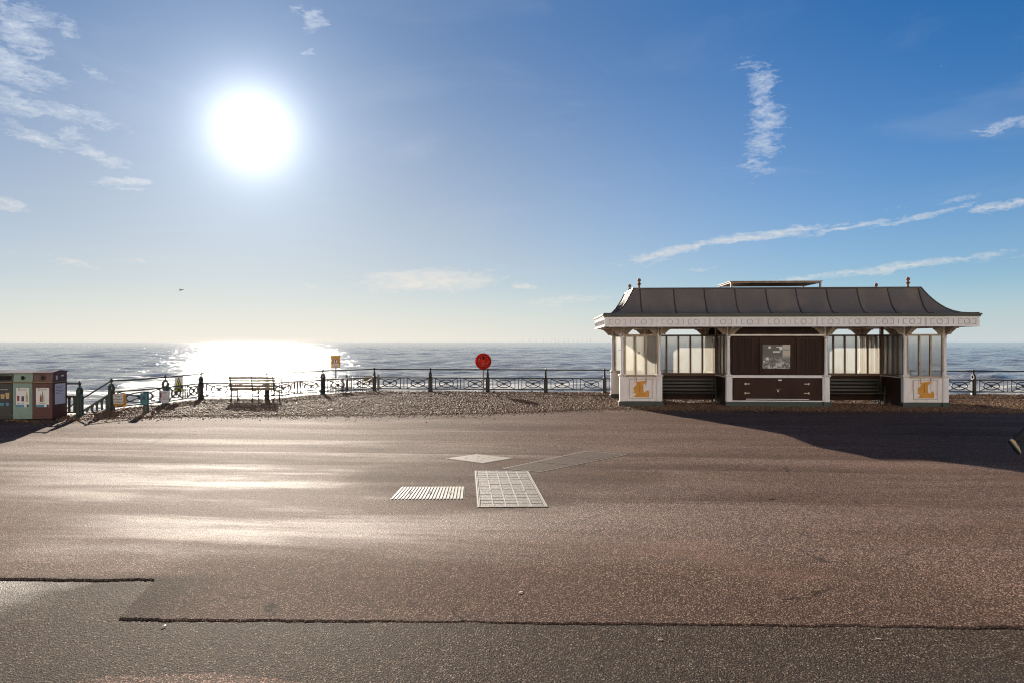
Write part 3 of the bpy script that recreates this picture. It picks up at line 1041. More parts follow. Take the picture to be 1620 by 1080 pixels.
# retaining wall with coping stones along the edge of the promenade
sw = thing('sea_wall', 'pale concrete sea wall carrying the railing at the edge of the promenade', 'wall')
wall = MB()
stone_id = 0
EP = [Vector((a, b, 0)) for a, b in EDGE if -30 < a < 40]
EP = [Vector((-30, 19.15, 0))] + EP + [Vector((34, 25.67, 0))]
for a, b in zip(EP[:-1], EP[1:]):
    L = (b - a).length
    d = (b - a).normalized()
    M = Matrix.Translation(a) @ Matrix.Rotation(math.atan2(d.y, d.x), 4, 'Z')
    wall.box(0, L, -0.06, 0.28, -3.2, -0.02, M)
    n = max(1, round(L / 1.2))
    for k in range(n):
        m = MB().box(k * L / n + 0.004, (k + 1) * L / n - 0.004, -0.16, 0.30, -0.015, 0.055 + 0.004 * math.sin(k * 2.1), M, ch=0.008)
        m.build('coping_stone', 'concrete', sw)
wall.build('wall_face', 'concrete', sw)

# stairs down to the beach beside the bins
st = thing('beach_stairs', 'concrete stairs going down to the beach beside the bins', 'stairs', (-12.3, 19.3, 0))
for k in range(9):
    MB().box(-(k + 1) * 0.30, -k * 0.30 + 0.02, -0.0, 1.1, -3.0, -0.16 * (k + 1), ch=0.01).build('step', 'concrete', st)

# ------------------------------------------------------------------ seafront terrace behind the viewer, unseen: added to bounce sunlight into the shade
def bounce_terrace():
    for (x0, x1, H, dy, nm) in ((-62, -31, 24, 0.0, 'tall cream seafront block at the far end of the row, added unseen behind the viewer to bounce light'),
                                (-31, -1, 22, 1.2, 'cream bow-fronted seafront block added unseen behind the viewer to bounce light, left of centre'),
                                (-1, 29, 24, 0.3, 'cream seafront block with balconies, added unseen behind the viewer to bounce light, right of centre'),
                                (29, 64, 21, 1.5, 'low cream seafront block at the right end of the row, added unseen behind the viewer to bounce light')):
        t = thing('bounce_block', nm, 'building', (x0, -27 - dy, 0), 0.0, 'seafront blocks added unseen behind the viewer to bounce light')
        W = x1 - x0
        MB().box(0.1, W - 0.1, -12, 0, -0.3, H).build('wall', 'stucco_cream', t)
        MB().box(0.0, W, -0.2, 0.45, H - 1.2, H - 0.7).build('cornice', 'stucco_cream', t)
        MB().box(0.05, W - 0.05, -0.2, 0.25, 4.2, 4.5).build('string_course', 'stucco_cream', t)
        MB().box(0.1, W - 0.1, -12, 0.05, H + 0.002, H + 0.6).build('parapet', 'stucco_cream', t)
        nb = int(W / 3.0)
        fl = int((H - 2) / 3.2)
        pane = MB().box(-0.55, 0.55, 0.01, 0.04, 0, 1.9).mesh('window', 'window_glass')
        sur = MB().box(-0.72, -0.56, 0.0, 0.12, -0.1, 2.0).box(0.56, 0.72, 0.0, 0.12, -0.1, 2.0).box(-0.72, 0.72, 0.0, 0.16, 1.91, 2.12).box(-0.8, 0.8, 0.0, 0.2, -0.22, -0.1).mesh('surround', 'stucco_cream')
        for j in range(fl):
            for i in range(nb):
                w_ = place('window', pane, t, ((i + 0.5) * W / nb, 0, 1.2 + j * 3.2))
                place('surround', sur, w_)


worn('stucco_cream', (0.80, 0.75, 0.67), (0.68, 0.63, 0.55), 0.8, 0.6, 0.5, 0.1, 6)
worn('window_glass', (0.03, 0.035, 0.04), (0.05, 0.05, 0.05), 0.1, 1.0, 0.2, 0.0)
bounce_terrace()

# ------------------------------------------------------------------ railings
post_main = MB()
post_main.box(-0.11, 0.11, -0.15, 0.15, 0.0, 0.05, ch=0.012)
post_main.prism([(-0.085, 0.05), (0.085, 0.05), (0.075, 0.12), (0.075, 0.58), (0.06, 0.64), (0.035, 0.66), (-0.035, 0.66), (-0.06, 0.64), (-0.075, 0.58), (-0.075, 0.12)],
                -0.06, 0.06, 'y')
post_main.prism([(-0.15, 0.05), (0.15, 0.05), (0.10, 0.10), (0.085, 0.2), (0.075, 0.6), (0.10, 0.66), (0.115, 0.72), (0.10, 0.79), (0.055, 0.83),
                 (0.03, 0.86), (-0.03, 0.86), (-0.055, 0.83), (-0.075, 0.80), (-0.045, 0.79), (0.0, 0.80), (0.045, 0.775), (0.06, 0.73), (0.045, 0.69), (0.0, 0.67), (-0.045, 0.69), (-0.06, 0.73),
                 (-0.045, 0.775), (-0.075, 0.80), (-0.10, 0.79), (-0.115, 0.72), (-0.10, 0.66), (-0.075, 0.6), (-0.085, 0.2), (-0.10, 0.10)], -0.035, 0.035, 'x')
post_main.lathe([(0.030, 0.84), (0.026, 0.90), (0.034, 0.925), (0.044, 0.945), (0.046, 0.965), (0.036, 0.99), (0.016, 1.015), (0.004, 1.03)], 10)
PM = post_main.mesh('post', 'iron_dark')
PG = post_main.mesh('post', 'iron_green')
ball = MB().lathe([(0.03, 0.0), (0.05, 0.012), (0.058, 0.04), (0.05, 0.07), (0.02, 0.095), (0.004, 0.10)], 10)


def bar2d(mb, x0, z0, x1, z1, wd, y0, y1):
    d = Vector((x1 - x0, 0, z1 - z0))
    n = Vector((-d.z, 0, d.x)).normalized() * wd / 2
    pts = [(x0 + n.x, z0 + n.z), (x1 + n.x, z1 + n.z), (x1 - n.x, z1 - n.z), (x0 - n.x, z0 - n.z)]
    mb.prism(pts, y0, y1, 'y')


def ornament(cx, z0, z1, hw):
    """oval crossed by diagonals with a boss: returns ring, cross, boss meshes"""
    cz = (z0 + z1) / 2
    ring = MB()
    rx, rz = hw * 0.66, (z1 - z0) * 0.37
    N = 22
    path = [(cx + rx * math.cos(2 * math.pi * i / N), 0, cz + rz * math.sin(2 * math.pi * i / N)) for i in range(N)]
    # ring as a flat band
    vs, fs = [], []
    for i in range(N):
        a = 2 * math.pi * i / N
        for (k, yy) in ((0.018, -0.02), (-0.018, -0.02), (-0.018, 0.02), (0.018, 0.02)):
            vs.append((cx + (rx + k) * math.cos(a), yy, cz + (rz + k) * math.sin(a)))
    for i in range(N):
        j = (i + 1) % N
        for k in range(4):
            l = (k + 1) % 4
            fs.append((i * 4 + k, i * 4 + l, j * 4 + l, j * 4 + k))
    ring.add(vs, fs)
    cr = MB()
    bar2d(cr, cx - hw, z0, cx - 0.02, cz - 0.01, 0.030, -0.014, 0.014)
    bar2d(cr, cx + hw, z0, cx + 0.02, cz - 0.01, 0.030, -0.013, 0.013)
    bar2d(cr, cx - hw, z1, cx - 0.02, cz + 0.01, 0.030, -0.012, 0.012)
    bar2d(cr, cx + hw, z1, cx + 0.02, cz + 0.01, 0.030, -0.015, 0.015)
    bo = MB()
    bo.prism([(cx - 0.105, cz + 0.045), (cx - 0.06, cz + 0.07), (cx, cz + 0.045), (cx + 0.06, cz + 0.07), (cx + 0.105, cz + 0.045), (cx + 0.03, cz - 0.01), (cx, cz - 0.075), (cx - 0.03, cz - 0.01)],
             -0.026, 0.026, 'y')
    return ring, cr, bo


def rail_bay(parent, a, b, za, zb, mat, style='oval', rail_drop=0.0, z_lo=0.16, z_hi=0.61, hand=True):
    """one bay between two posts; a, b are (x, y); za, zb the ground heights"""
    A, B = Vector((a[0], a[1], za)), Vector((b[0], b[1], zb))
    d = B - A
    L = math.hypot(d.x, d.y)
    sh = d.z / L
    M = Matrix.Translation(A) @ Matrix.Rotation(math.atan2(d.y, d.x), 4, 'Z') @ Matrix(((1, 0, 0, 0), (0, 1, 0, 0), (sh, 0, 1, 0), (0, 0, 0, 1)))

    def bld(mb, name, par):
        mb.v = [tuple(M @ Vector(p)) for p in mb.v]
        return mb.build(name, mat, par)
    if hand:
        h = MB().tube([(0, 0, 0.955), (L * 0.5, 0, 0.955 - rail_drop), (L, 0, 0.955)], 0.026, 8)
        bld(h, 'handrail', parent)
    fr = MB()
    fr.box(0.07, L - 0.07, -0.022, 0.022, z_hi - 0.02, z_hi + 0.025)
    fr.box(0.07, L - 0.07, -0.022, 0.022, z_lo - 0.022, z_lo + 0.022)
    pan = bld(fr, 'railing_panel', parent)
    up = []
    if style == 'oval':
        nmod = 2 if L > 1.9 else 1
        mw = (L - 0.14 - 0.14 * (nmod + 1)) / nmod
        x = 0.07 + 0.14
        up.append(x - 0.0)
        for k in range(nmod):
            cx = x + mw / 2
            r, c, bo = ornament(cx, z_lo + 0.02, z_hi - 0.02, mw / 2 - 0.01)
            bld(r, 'oval_ring', pan)
            bld(c, 'cross_bar', pan)
            bld(bo, 'boss', pan)
            x += mw
            up.append(x)
            if k < nmod - 1:
                up.append(x + 0.14)
                up.append(x + 0.28)
                x += 0.28
        if nmod == 2:
            pass
    else:
        n = max(2, int(L / 0.15))
        up = [0.07 + (L - 0.14) * (k + 0.5) / n for k in range(n)]
    for x in up:
        if x > L - 0.09:
            continue
        u = MB()
        if style == 'oval':
            u.box(x - 0.013, x + 0.013, -0.013, 0.013, z_lo + 0.02, z_hi - 0.018)
        else:
            # pair of shouldered balusters forming arches
            u.prism([(x - 0.03, z_lo + 0.02), (x + 0.03, z_lo + 0.02), (x + 0.028, z_hi - 0.10), (x + 0.05, z_hi - 0.05), (x + 0.075, z_hi - 0.018),
                     (x - 0.075, z_hi - 0.018), (x - 0.05, z_hi - 0.05), (x - 0.028, z_hi - 0.10)], -0.014, 0.014, 'y')
        bld(u, 'upright', pan)


def gzz(x, y):
    return 0.055


MAINP = [(-11.14, 24.45), (-8.72, 24.30), (-7.40, 26.72), (-5.73, 28.42), (-3.36, 28.12)]
p0 = Vector((-0.99, 27.92))
for k in range(15):
    MAINP.append((-0.99 + 2.36 * k, 27.86 - 0.174 * k))
ra = thing('promenade_railing', 'long black cast-iron railing with oval panels along the sea wall', 'railing', (0, 0, 0))
for i, (a, b) in enumerate(zip(MAINP[:-1], MAINP[1:])):
    if a[0] > 21:
        break
    rail_bay(ra, a, b, 0.03, 0.03, 'iron_dark')
for i, a in enumerate(MAINP):
    if a[0] > 23:
        break
    nx = MAINP[min(i + 1, len(MAINP) - 1)]
    pv = MAINP[max(i - 1, 0)]
    ang = math.atan2(nx[1] - pv[1], nx[0] - pv[0])
    place('post', PM, ra, (a[0], a[1], 0.03), ang)

rb = thing('stair_side_railing', 'green cast-iron railing with signs between the stairs and the bench', 'railing', (0, 0, 0))
LP = [(-12.0, 20.45), (-11.27, 22.2), (-11.14, 24.45)]
rail_bay(rb, LP[0], LP[1], 0.0, 0.02, 'iron_green', rail_drop=0.02)
rail_bay(rb, LP[1], LP[2], 0.02, 0.03, 'iron_green', rail_drop=0.01)
for i, a in enumerate(LP[:2]):
    b = LP[i + 1]
    place('post', PG, rb, (a[0], a[1], 0.0 + 0.02 * i), math.atan2(b[1] - a[1], b[0] - a[0]))
# sloping balustrade of the stairs
rail_bay(rb, (-13.75, 20.47), (-12.0, 20.45), -1.08, 0.0, 'iron_green', style='arch', z_lo=0.06, z_hi=0.58)

rc = thing('level_railing', 'green cast-iron railing with arched bars behind the recycling bins', 'railing', (0, 0, 0))
for a in (-12.02, -13.9, -15.8, -17.7):
    place('post', PG, rc, (a, 18.98, 0.0), 0.0 if a < -12.1 else 0.0)
for a in (-12.02, -13.9, -15.8):
    rail_bay(rc, (a - 1.88, 18.98), (a, 18.98), 0.0, 0.0, 'iron_green', style='arch')

# lower concrete landing with spiked fences behind the railing
ld = MB().box(-11.0, -4.5, 29.1, 33.5, -3.5, -0.55, ch=0.02).build('concrete_landing', 'concrete')
tag(ld, 'low concrete landing beyond the railing, under the spiked fences', 'landing')


def spiked_fence(label, x0, x1, y0, y1, zt, zb, n, board=False):
    f = thing('spiked_fence', label, 'fence', (x0, y0, zb), math.atan2(y1 - y0, x1 - x0), 'spiked fences beyond the railing')
    L = math.hypot(x1 - x0, y1 - y0)
    H = zt - zb
    MB().box(0, L, -0.012, 0.012, H - 0.16, H - 0.12).box(0, L, -0.012, 0.012, 0.1, 0.14).build('fence_rail', 'picket_iron', f)
    pk = MB().prism([(-0.011, 0), (0.011, 0), (0.011, H - 0.06), (0.02, H - 0.05), (0, H), (-0.02, H - 0.05), (-0.011, H - 0.06)], -0.016, -0.0125, 'y')
    pk.box(-0.011, 0.011, -0.0125, 0.011, 0, H - 0.17)
    me = pk.mesh('picket', 'picket_iron')
    for k in range(n):
        place('picket', me, f, (L * (k + 0.5) / n, 0, 0))
    for x in (0, L):
        MB().box(x - 0.03, x + 0.03, -0.03, 0.03, 0, H + 0.02, ch=0.01).build('fence_post', 'picket_iron', f)
    if board:
        MB().box(L * 0.52, L * 0.93, 0.02, 0.04, H - 0.34, H - 0.05).build('board', 'picket_board', f)


spiked_fence('dark spiked fence with a brown board, right of the yellow warning sign', -7.42, -5.98, 30.6, 30.6, 0.64, -0.55, 15, True)
spiked_fence('long pale spiked fence in the sun glare, left of the yellow warning sign', -10.7, -7.85, 31.7, 31.7, 0.46, -0.55, 22)

# ------------------------------------------------------------------ the shelter
TH = R(-3.0)
sh = thing('seaside_shelter', 'long white Victorian promenade shelter with dark curved roof and glazed bays', 'shelter', (3.63, 22.5, -0.05), TH)
CU = [0.0, 1.212, 3.45, 6.57, 9.06, 10.30]
DV = 3.1
MID = 1.55
Z_PL, Z_SILL, Z_TR, Z_EAVE, Z_FT, Z_GT, Z_DK = 0.22, 1.05, 2.37, 2.64, 2.945, 3.05, 3.91

col = MB()
col.lathe([(0.072, Z_SILL + 0.05), (0.062, Z_SILL + 0.10), (0.056, Z_SILL + 0.14), (0.052, Z_TR - 0.12), (0.056, Z_TR - 0.08), (0.075, Z_TR - 0.06), (0.062, Z_TR - 0.03),
           (0.085, Z_TR + 0.01), (0.075, Z_TR + 0.05), (0.06, Z_TR + 0.08), (0.06, Z_EAVE + 0.02)], 14)
me_col = col.mesh('column', 'white_paint', True)
ped = MB().box(-0.085, 0.085, -0.085, 0.085, Z_PL, Z_SILL - 0.015, ch=0.01)
ped.box(-0.055, 0.055, -0.092, 0.092, Z_PL + 0.08, Z_SILL - 0.1)
me_ped = ped.mesh('pedestal', 'white_paint')
me_base = MB().box(-0.12, 0.12, -0.12, 0.12, -0.08, Z_PL, ch=0.02).mesh('base_block', 'plinth_green')
me_cap = MB().box(-0.115, 0.115, -0.115, 0.115, Z_SILL - 0.015, Z_SILL + 0.05, ch=0.015).mesh('pedestal_cap', 'white_trim')
brk = [(0.05, -0.02), (0.09, 0.035), (0.13, 0.05), (0.165, 0.035), (0.20, 0.05), (0.225, 0.10), (0.26, 0.125), (0.29, 0.165), (0.335, 0.19), (0.36, 0.23), (0.44, 0.235), (0.44, 0.28), (0.05, 0.28)]
me_br = MB().prism([(x, z) for x, z in brk], -0.025, 0.025, 'y').mesh('bracket', 'cream_iron')
me_br_out = MB().prism([(x * 1.22, z) for x, z in brk], -0.025, 0.025, 'y').mesh('bracket', 'cream_iron')
cols = []
for vi, v in enumerate((0.0, DV)):
    for ui, u in enumerate(CU):
        c = place('column', me_col, sh, (u, v, 0))
        place('pedestal', me_ped, c, (0, 0, 0))
        place('base_block', me_base, c)
        place('pedestal_cap', me_cap, c)
        for a in (0, math.pi):
            place('bracket', me_br, c, (0, 0, Z_TR - 0.01), a)
        outw = -math.pi / 2 if vi == 0 else math.pi / 2
        place('bracket', me_br_out, c, (0, 0, Z_TR - 0.01), outw)
        place('bracket', me_br, c, (0, 0, Z_TR - 0.01), -outw)
        cols.append(c)
# end and middle posts carrying the spine
for u in (0.0 - 0.0, CU[-1]):
    pass
for u in (CU[1], CU[2], CU[3], CU[4]):
    m = MB().box(-0.05, 0.05, -0.05, 0.05, Z_PL, Z_EAVE + 0.02)
    m.build('spine_post', 'mullion_brown', sh, (u, MID, 0))

me_pane_cache = {}


def glazing(parent_name, axis, a0, a1, k, n, frame_mat='mullion_brown', sill_mat='white_trim', z0=Z_SILL + 0.03, z1=Z_TR - 0.02, top=True):
    """row of frosted panes between a0 and a1 along u (axis 'u', at v=k) or along v (axis 'v', at u=k)"""
    L = a1 - a0
    loc, rz = ((a0, k, 0), 0.0) if axis == 'u' else ((k, a0, 0), math.pi / 2)
    fr = MB()
    fr.box(0, L, -0.035, 0.035, z1, z1 + 0.055)
    fr.box(0, L, -0.045, 0.045, z0 - 0.05, z0, ch=0.008)
    fr.box(0, 0.035, -0.03, 0.03, z0, z1)
    fr.box(L - 0.035, L, -0.03, 0.03, z0, z1)
    f = fr.build(parent_name, frame_mat, sh, loc, rz)
    MB().box(0.0, L, -0.075, 0.075, z0 - 0.085, z0 - 0.052, ch=0.006).build('sill', sill_mat, f)
    x0, x1 = 0.035, L - 0.035
    w = (x1 - x0) / n
    for i in range(n):
        MB().box(x0 + i * w + 0.022, x0 + (i + 1) * w - 0.022, -0.004, 0.004, z0, z1).build('pane', 'frosted_pane', f)
        if i:
            MB().box(x0 + i * w - 0.027, x0 + i * w + 0.027, -0.032, 0.032, z0, z1).build('mullion', frame_mat, f)
    return f


# spine walls of the two open bays
for (a, b, n) in ((CU[1] + 0.05, CU[2] - 0.05, 5), (CU[3] + 0.05, CU[4] - 0.05, 6)):
    glazing('window_row', 'u', a, b, MID, n, sill_mat='mullion_brown')
    w = MB().box(a, b, MID - 0.03, MID + 0.03, 0.16, Z_SILL - 0.055)
    w.build('dado_wall', 'brown_board', sh)
# cross walls closing the end alcoves
for u in (CU[1], CU[4]):
    for (a, b) in ((0.07, MID - 0.05), (MID + 0.05, DV - 0.07)):
        glazing('window_row', 'v', a, b, u, 4)
        MB().box(u - 0.03, u + 0.03, a, b, 0.10, Z_SILL - 0.055).build('dado_wall', 'brown_board', sh)
# side walls of the kiosk
for u in (CU[2], CU[3]):
    for (a, b) in ((0.09, MID - 0.05), (MID + 0.05, DV - 0.09)):
        glazing('window_row', 'v', a, b, u, 3)
        MB().box(u - 0.03, u + 0.03, a, b, 0.10, Z_SILL - 0.055).build('dado_wall', 'brown_board', sh)


def ship_emblem(parent, y):
    hull = MB().prism([(-0.27, 0.0), (0.27, 0.0), (0.27, 0.16), (0.245, 0.215), (0.185, 0.22), (0.16, 0.155), (-0.205, 0.155), (-0.295, 0.175), (-0.15, 0.10), (-0.21, 0.025)], y, y + 0.012, 'y')
    e = hull.build('ship_emblem', 'gold_paint', parent)
    MB().prism([(0.10, 0.157), (0.075, 0.245), (0.085, 0.41), (0.20, 0.54), (-0.185, 0.495), (-0.135, 0.445), (-0.155, 0.385), (-0.245, 0.305), (-0.21, 0.157)],
               y + 0.002, y + 0.014, 'y').build('sail', 'gold_paint', e)
    MB().box(-0.04, -0.025, y - 0.003, y + 0.0015, 0.16, 0.47).build('mast', 'rusty_finial', e)
    return e


# end panels: white dado with gold ship, three panes above
for (ua, ub) in ((CU[0], CU[1]), (CU[4], CU[5])):
    for v, s in ((0.0, 1), (DV, -1)):
        a, b = ua + 0.085, ub - 0.085
        glazing('window_row', 'u', a - 0.03, b + 0.03, v, 3, 'cream_iron' if ua > 1 else 'cream_iron')
        dp = MB().box(a, b, v - 0.03, v + 0.03, Z_PL + 0.002, Z_SILL - 0.06).build('end_panel', 'end_panel_paint', sh)
        yo = v - 0.03 * s
        fr = MB()
        y0, y1 = sorted((yo, yo - 0.012 * s))
        c = (a + b) / 2
        hw, zA, zB = 0.36, Z_PL + 0.11, Z_SILL - 0.12
        fr.box(c - hw, c + hw, y0, y1, zB, zB + 0.018).box(c - hw, c + hw, y0, y1, zA - 0.018, zA)
        fr.box(c - hw - 0.018, c - hw, y0, y1, zA - 0.018, zB + 0.018).box(c + hw, c + hw + 0.018, y0, y1, zA - 0.018, zB + 0.018)
        fr.build('panel_moulding', 'relief_grey', dp)
        if s > 0:
            e = ship_emblem(dp, -0.044)
            e.location = (c, 0, Z_PL + 0.14)
        MB().box(a - 0.02, b + 0.02, v - 0.055, v + 0.055, 0.06 if ua < 1 else -0.06, Z_PL, ch=0.012).build('plinth', 'plinth_green', sh)

# kiosk front and back
for v, s in ((0.0, 1), (DV, -1)):
    a, b = CU[2] + 0.085, CU[3] - 0.085
    MB().box(a - 0.03, b + 0.03, v - 0.07, v + 0.07, -0.06, Z_PL, ch=0.012).build('plinth', 'plinth_green', sh)
    kw = MB().box(a - 0.02, b + 0.02, v + (0.03 if s > 0 else -0.07), v + (0.07 if s > 0 else -0.03), Z_PL, Z_EAVE + 0.02).build('kiosk_wall', 'brown_board', sh)
    f = v - 0.03 * s
    lo, hi = sorted((v + 0.03 * s, v - 0.05 * s))
    tr_ = MB()
    tr_.box(a - 0.03, b + 0.03, lo, hi, Z_SILL - 0.05, Z_SILL + 0.035)
    tr_.box(a - 0.02, b + 0.02, lo, hi - 0.002, Z_TR - 0.02, Z_TR + 0.03)
    tr_.box(a, b, lo, hi, Z_PL + 0.004, Z_PL + 0.04)
    tr_.box(b - 0.04, b, lo, hi, Z_PL + 0.04, Z_SILL - 0.05)
    tr_.box(a, a + 0.03, lo, hi, Z_PL + 0.04, Z_SILL - 0.05)
    tr_.build('kiosk_trim', 'white_paint', kw)
    if s > 0:
        c = (a + b) / 2
        for (d0, d1) in ((a + 0.035, c - 0.004), (c + 0.004, b - 0.045)):
            dr = MB().box(d0, d1, -0.005, 0.03, Z_PL + 0.045, Z_SILL - 0.055).build('kiosk_door', 'brown_door', sh)
            left = d0 < c - 0.5
            hx = d0 + 0.40 if left else d1 - 0.40
            for hz in (0.50, 0.80):
                t = 1 if left else -1
                MB().prism([(hx, hz - 0.035), (hx + t * 0.03, hz - 0.035), (hx + t * 0.045, hz - 0.014), (hx + t * 0.17, hz - 0.012), (hx + t * 0.17, hz + 0.012), (hx + t * 0.045, hz + 0.014), (hx + t * 0.03, hz + 0.035), (hx, hz + 0.035)],
                           -0.014, -0.0052, 'y').build('hinge', 'brass_hinge', dr)
            if left:
                MB().box(d1 - 0.04, d1 + 0.12, -0.014, -0.0052, 0.615, 0.64).build('hasp', 'steel_plate', dr)
                MB().box(d1 + 0.0, d1 + 0.055, -0.04, -0.0145, 0.535, 0.605, ch=0.01).build('padlock', 'brass_hinge', dr)
                MB().box(d1 + 0.04, d1 + 0.15, -0.009, -0.0052, 0.90, 0.945).build('door_label', 'print_white', dr)
        MB().box(c - 1.0, c + 1.02, -0.012, -0.0052, Z_PL + 0.075, Z_PL + 0.095).build('kick_strip', 'white_paint', kw)
        # panelled upper front with a framed poster
        for (p0_, p1_) in ((a + 0.06, a + 0.82), (b - 0.84, b - 0.08)):
            m = MB()
            m.box(p0_, p0_ + 0.05, 0.005, 0.03, Z_SILL + 0.09, Z_TR - 0.07).box(p1_ - 0.05, p1_, 0.005, 0.03, Z_SILL + 0.09, Z_TR - 0.07)
            m.box(p0_ + 0.05, p1_ - 0.05, 0.006, 0.03, Z_SILL + 0.09, Z_SILL + 0.14).box(p0_ + 0.05, p1_ - 0.05, 0.006, 0.03, Z_TR - 0.12, Z_TR - 0.07)
            m.build('shutter_frame', 'brown_door', kw)
            nb = 6
            bw = (p1_ - p0_ - 0.10) / nb
            for i in range(nb):
                MB().box(p0_ + 0.05 + i * bw + 0.003, p0_ + 0.05 + (i + 1) * bw - 0.003, 0.014, 0.03, Z_SILL + 0.14, Z_TR - 0.12).build('shutter_board', 'brown_board', kw)
        nf = MB()
        n0, n1, nz0, nz1 = c - 0.56, c + 0.52, Z_SILL + 0.10, Z_TR - 0.07
        q0, q1, qz0, qz1 = c - 0.47, c + 0.435, 1.29, 2.08
        nf.box(n0, q0, -0.012, 0.03, nz0, nz1).box(q1, n1, -0.012, 0.03, nz0, nz1).box(q0, q1, -0.011, 0.03, nz0, qz0).box(q0, q1, -0.011, 0.03, qz1, nz1)
        nf = nf.build('notice_frame', 'brown_door', kw)
        MB().box(q0 + 0.01, q1 - 0.01, 0.004, 0.012, qz0 + 0.01, qz1 - 0.01).build('poster', 'poster_print', kw)['label'] = 'grey printed picture poster with white captions behind the kiosk window'
        for (x, z, r) in ((-0.24, 1.98, 0.045), (-0.31, 1.62, 0.05), (0.12, 1.94, 0.05), (-0.41, 1.52, 0.028)):
            MB().lathe([(r, 0), (r, 0.003)], 14, Matrix.Translation((c + x, 0.0035, z)) @ Matrix.Rotation(R(90), 4, 'X')).build('sticker', 'print_white', kw)
        MB().box(c - 0.02, c + 0.17, 0.0, 0.0035, 1.975, 2.01).build('sticker', 'print_white', kw)
        MB().box(c - 0.13, c + 0.10, 0.0, 0.0035, 1.81, 1.865).build('sticker', 'print_lilac', kw)
# small notice pinned to the back of the left alcove
MB().box(0.18, 0.42, DV - 0.075, DV - 0.07, 1.85, 1.86).build('notice_line', 'print_dark', sh)
# round vent / sticker on the pane
MB().lathe([(0.045, 0), (0.045, 0.004)], 14, Matrix.Translation((0.545, -0.006, 1.80)) @ Matrix.Rotation(R(90), 4, 'X')).build('sticker', 'relief_grey', sh)

# eaves: beams, soffit, fascia with relief frieze, gutter
FL, FR, FV0, FV1 = -0.63, 11.02, -0.60, DV + 0.60
be = MB()
for v in (0.0, DV):
    be.box(-0.3, 10.6, v - 0.05, v + 0.05, Z_EAVE + 0.021, Z_EAVE + 0.14)
for u in CU:
    be.box(u - 0.045, u + 0.045, FV0 + 0.05, FV1 - 0.05, Z_EAVE + 0.015, Z_EAVE + 0.13)
be.build('eaves_beam', 'soffit_board', sh)
sof = MB().box(FL + 0.03, FR - 0.03, FV0 + 0.03, FV1 - 0.03, Z_EAVE + 0.142, Z_EAVE + 0.17)
sof.build('ceiling', 'soffit_board', sh)

MOT = 0.835


def motif(mb, cx, cz, M):
    h, d = 0.085, 0.014
    w_ = 0.013
    for s in (-1, 1):
        x = cx + s * 0.27
        mb.box(min(x, x - s * w_), max(x, x - s * w_), -d, 0, cz - h, cz + h, M)
        for z in (cz - h, cz + h - w_):
            xa, xb = sorted((x - s * w_, x - s * 0.115))
            mb.box(xa, xb, -d, 0, z, z + w_, M)
    N = 16
    vs, fs = [], []
    for i in range(N):
        a = 2 * math.pi * i / N
        for (r, yy) in ((0.092, -d), (0.074, -d), (0.074, 0), (0.092, 0)):
            vs.append((cx + r * math.cos(a), yy, cz + r * math.sin(a)))
    for i in range(N):
        j = (i + 1) % N
        for k in range(4):
            l = (k + 1) % 4
            fs.append((i * 4 + k, i * 4 + l, j * 4 + l, j * 4 + k))
    mb.add(vs, fs, M)


def fascia_run(M, L, first, n, joint):
    e = MB().box(0, L, 0, 0.03, Z_EAVE, Z_FT, M).build('fascia', 'fascia_white', sh)
    MB().box(-0.004, L + 0.004, -0.018, -0.0005, Z_EAVE - 0.006, Z_EAVE + 0.022, M).build('fascia_bead', 'fascia_white', e)
    MB().box(-0.003, L + 0.003, -0.014, -0.0005, Z_FT - 0.03, Z_FT, M).build('fascia_bead', 'fascia_white', e)
    for i in range(n):
        m = MB()
        motif(m, first + i * MOT, (Z_EAVE + Z_FT) / 2, M)
        m.build('frieze_motif', 'relief_grey', e)
        x = first + (i + 0.5) * MOT
        if x < L - 0.05:
            if (i % 2) == joint:
                MB().box(x - 0.012, x + 0.012, -0.012, 0, Z_EAVE + 0.023, Z_FT - 0.031, M).build('joint_strip', 'white_trim' if i % 4 == 1 else 'relief_grey', e)
            else:
                MB().box(x - 0.007, x + 0.007, -0.013, 0, Z_EAVE + 0.07, Z_FT - 0.07, M).build('joint_strip', 'relief_grey', e)


fascia_run(Matrix.Translation((FL, FV0, 0)), FR - FL, 0.42, 14, 1)
fascia_run(Matrix.Translation((FR, FV1, 0)) @ Matrix.Rotation(math.pi, 4, 'Z'), FR - FL, 0.42, 14, 1)
fascia_run(Matrix.Translation((FL, FV1 - 0.032, 0)) @ Matrix.Rotation(-math.pi / 2, 4, 'Z'), FV1 - FV0 - 0.064, 0.42, 5, 1)
fascia_run(Matrix.Translation((FR, FV0 + 0.032, 0)) @ Matrix.Rotation(math.pi / 2, 4, 'Z'), FV1 - FV0 - 0.064, 0.42, 5, 1)

# gutter: a dark moulded ring round the eaves
gu = MB()


def ring_rect(mb, o, z0, z1, inn=0.12):
    a = (FL - o, FR + o, FV0 - o, FV1 + o)
    b = (FL + inn, FR - inn, FV0 + inn, FV1 - inn)
    vs, fs = [], []
    for (z, r) in ((z0, a), (z1, a), (z1, b), (z0, b)):
        vs += [(r[0], r[2], z), (r[1], r[2], z), (r[1], r[3], z), (r[0], r[3], z)]
    for k in range(4):
        l = (k + 1) % 4
        for j in range(4):
            i = (j + 1) % 4
            fs.append((k * 4 + j, k * 4 + i, l * 4 + i, l * 4 + j))
    mb.add(vs, fs)


ring_rect(gu, 0.03, Z_FT + 0.002, Z_FT + 0.05)
ring_rect(gu, 0.055, Z_FT + 0.051, Z_GT)
gu.build('gutter', 'gutter_green', sh)

# bell-cast roof in lead panels
EU, EV = 1.02, 0.88       # horizontal run of the slope at the ends / front


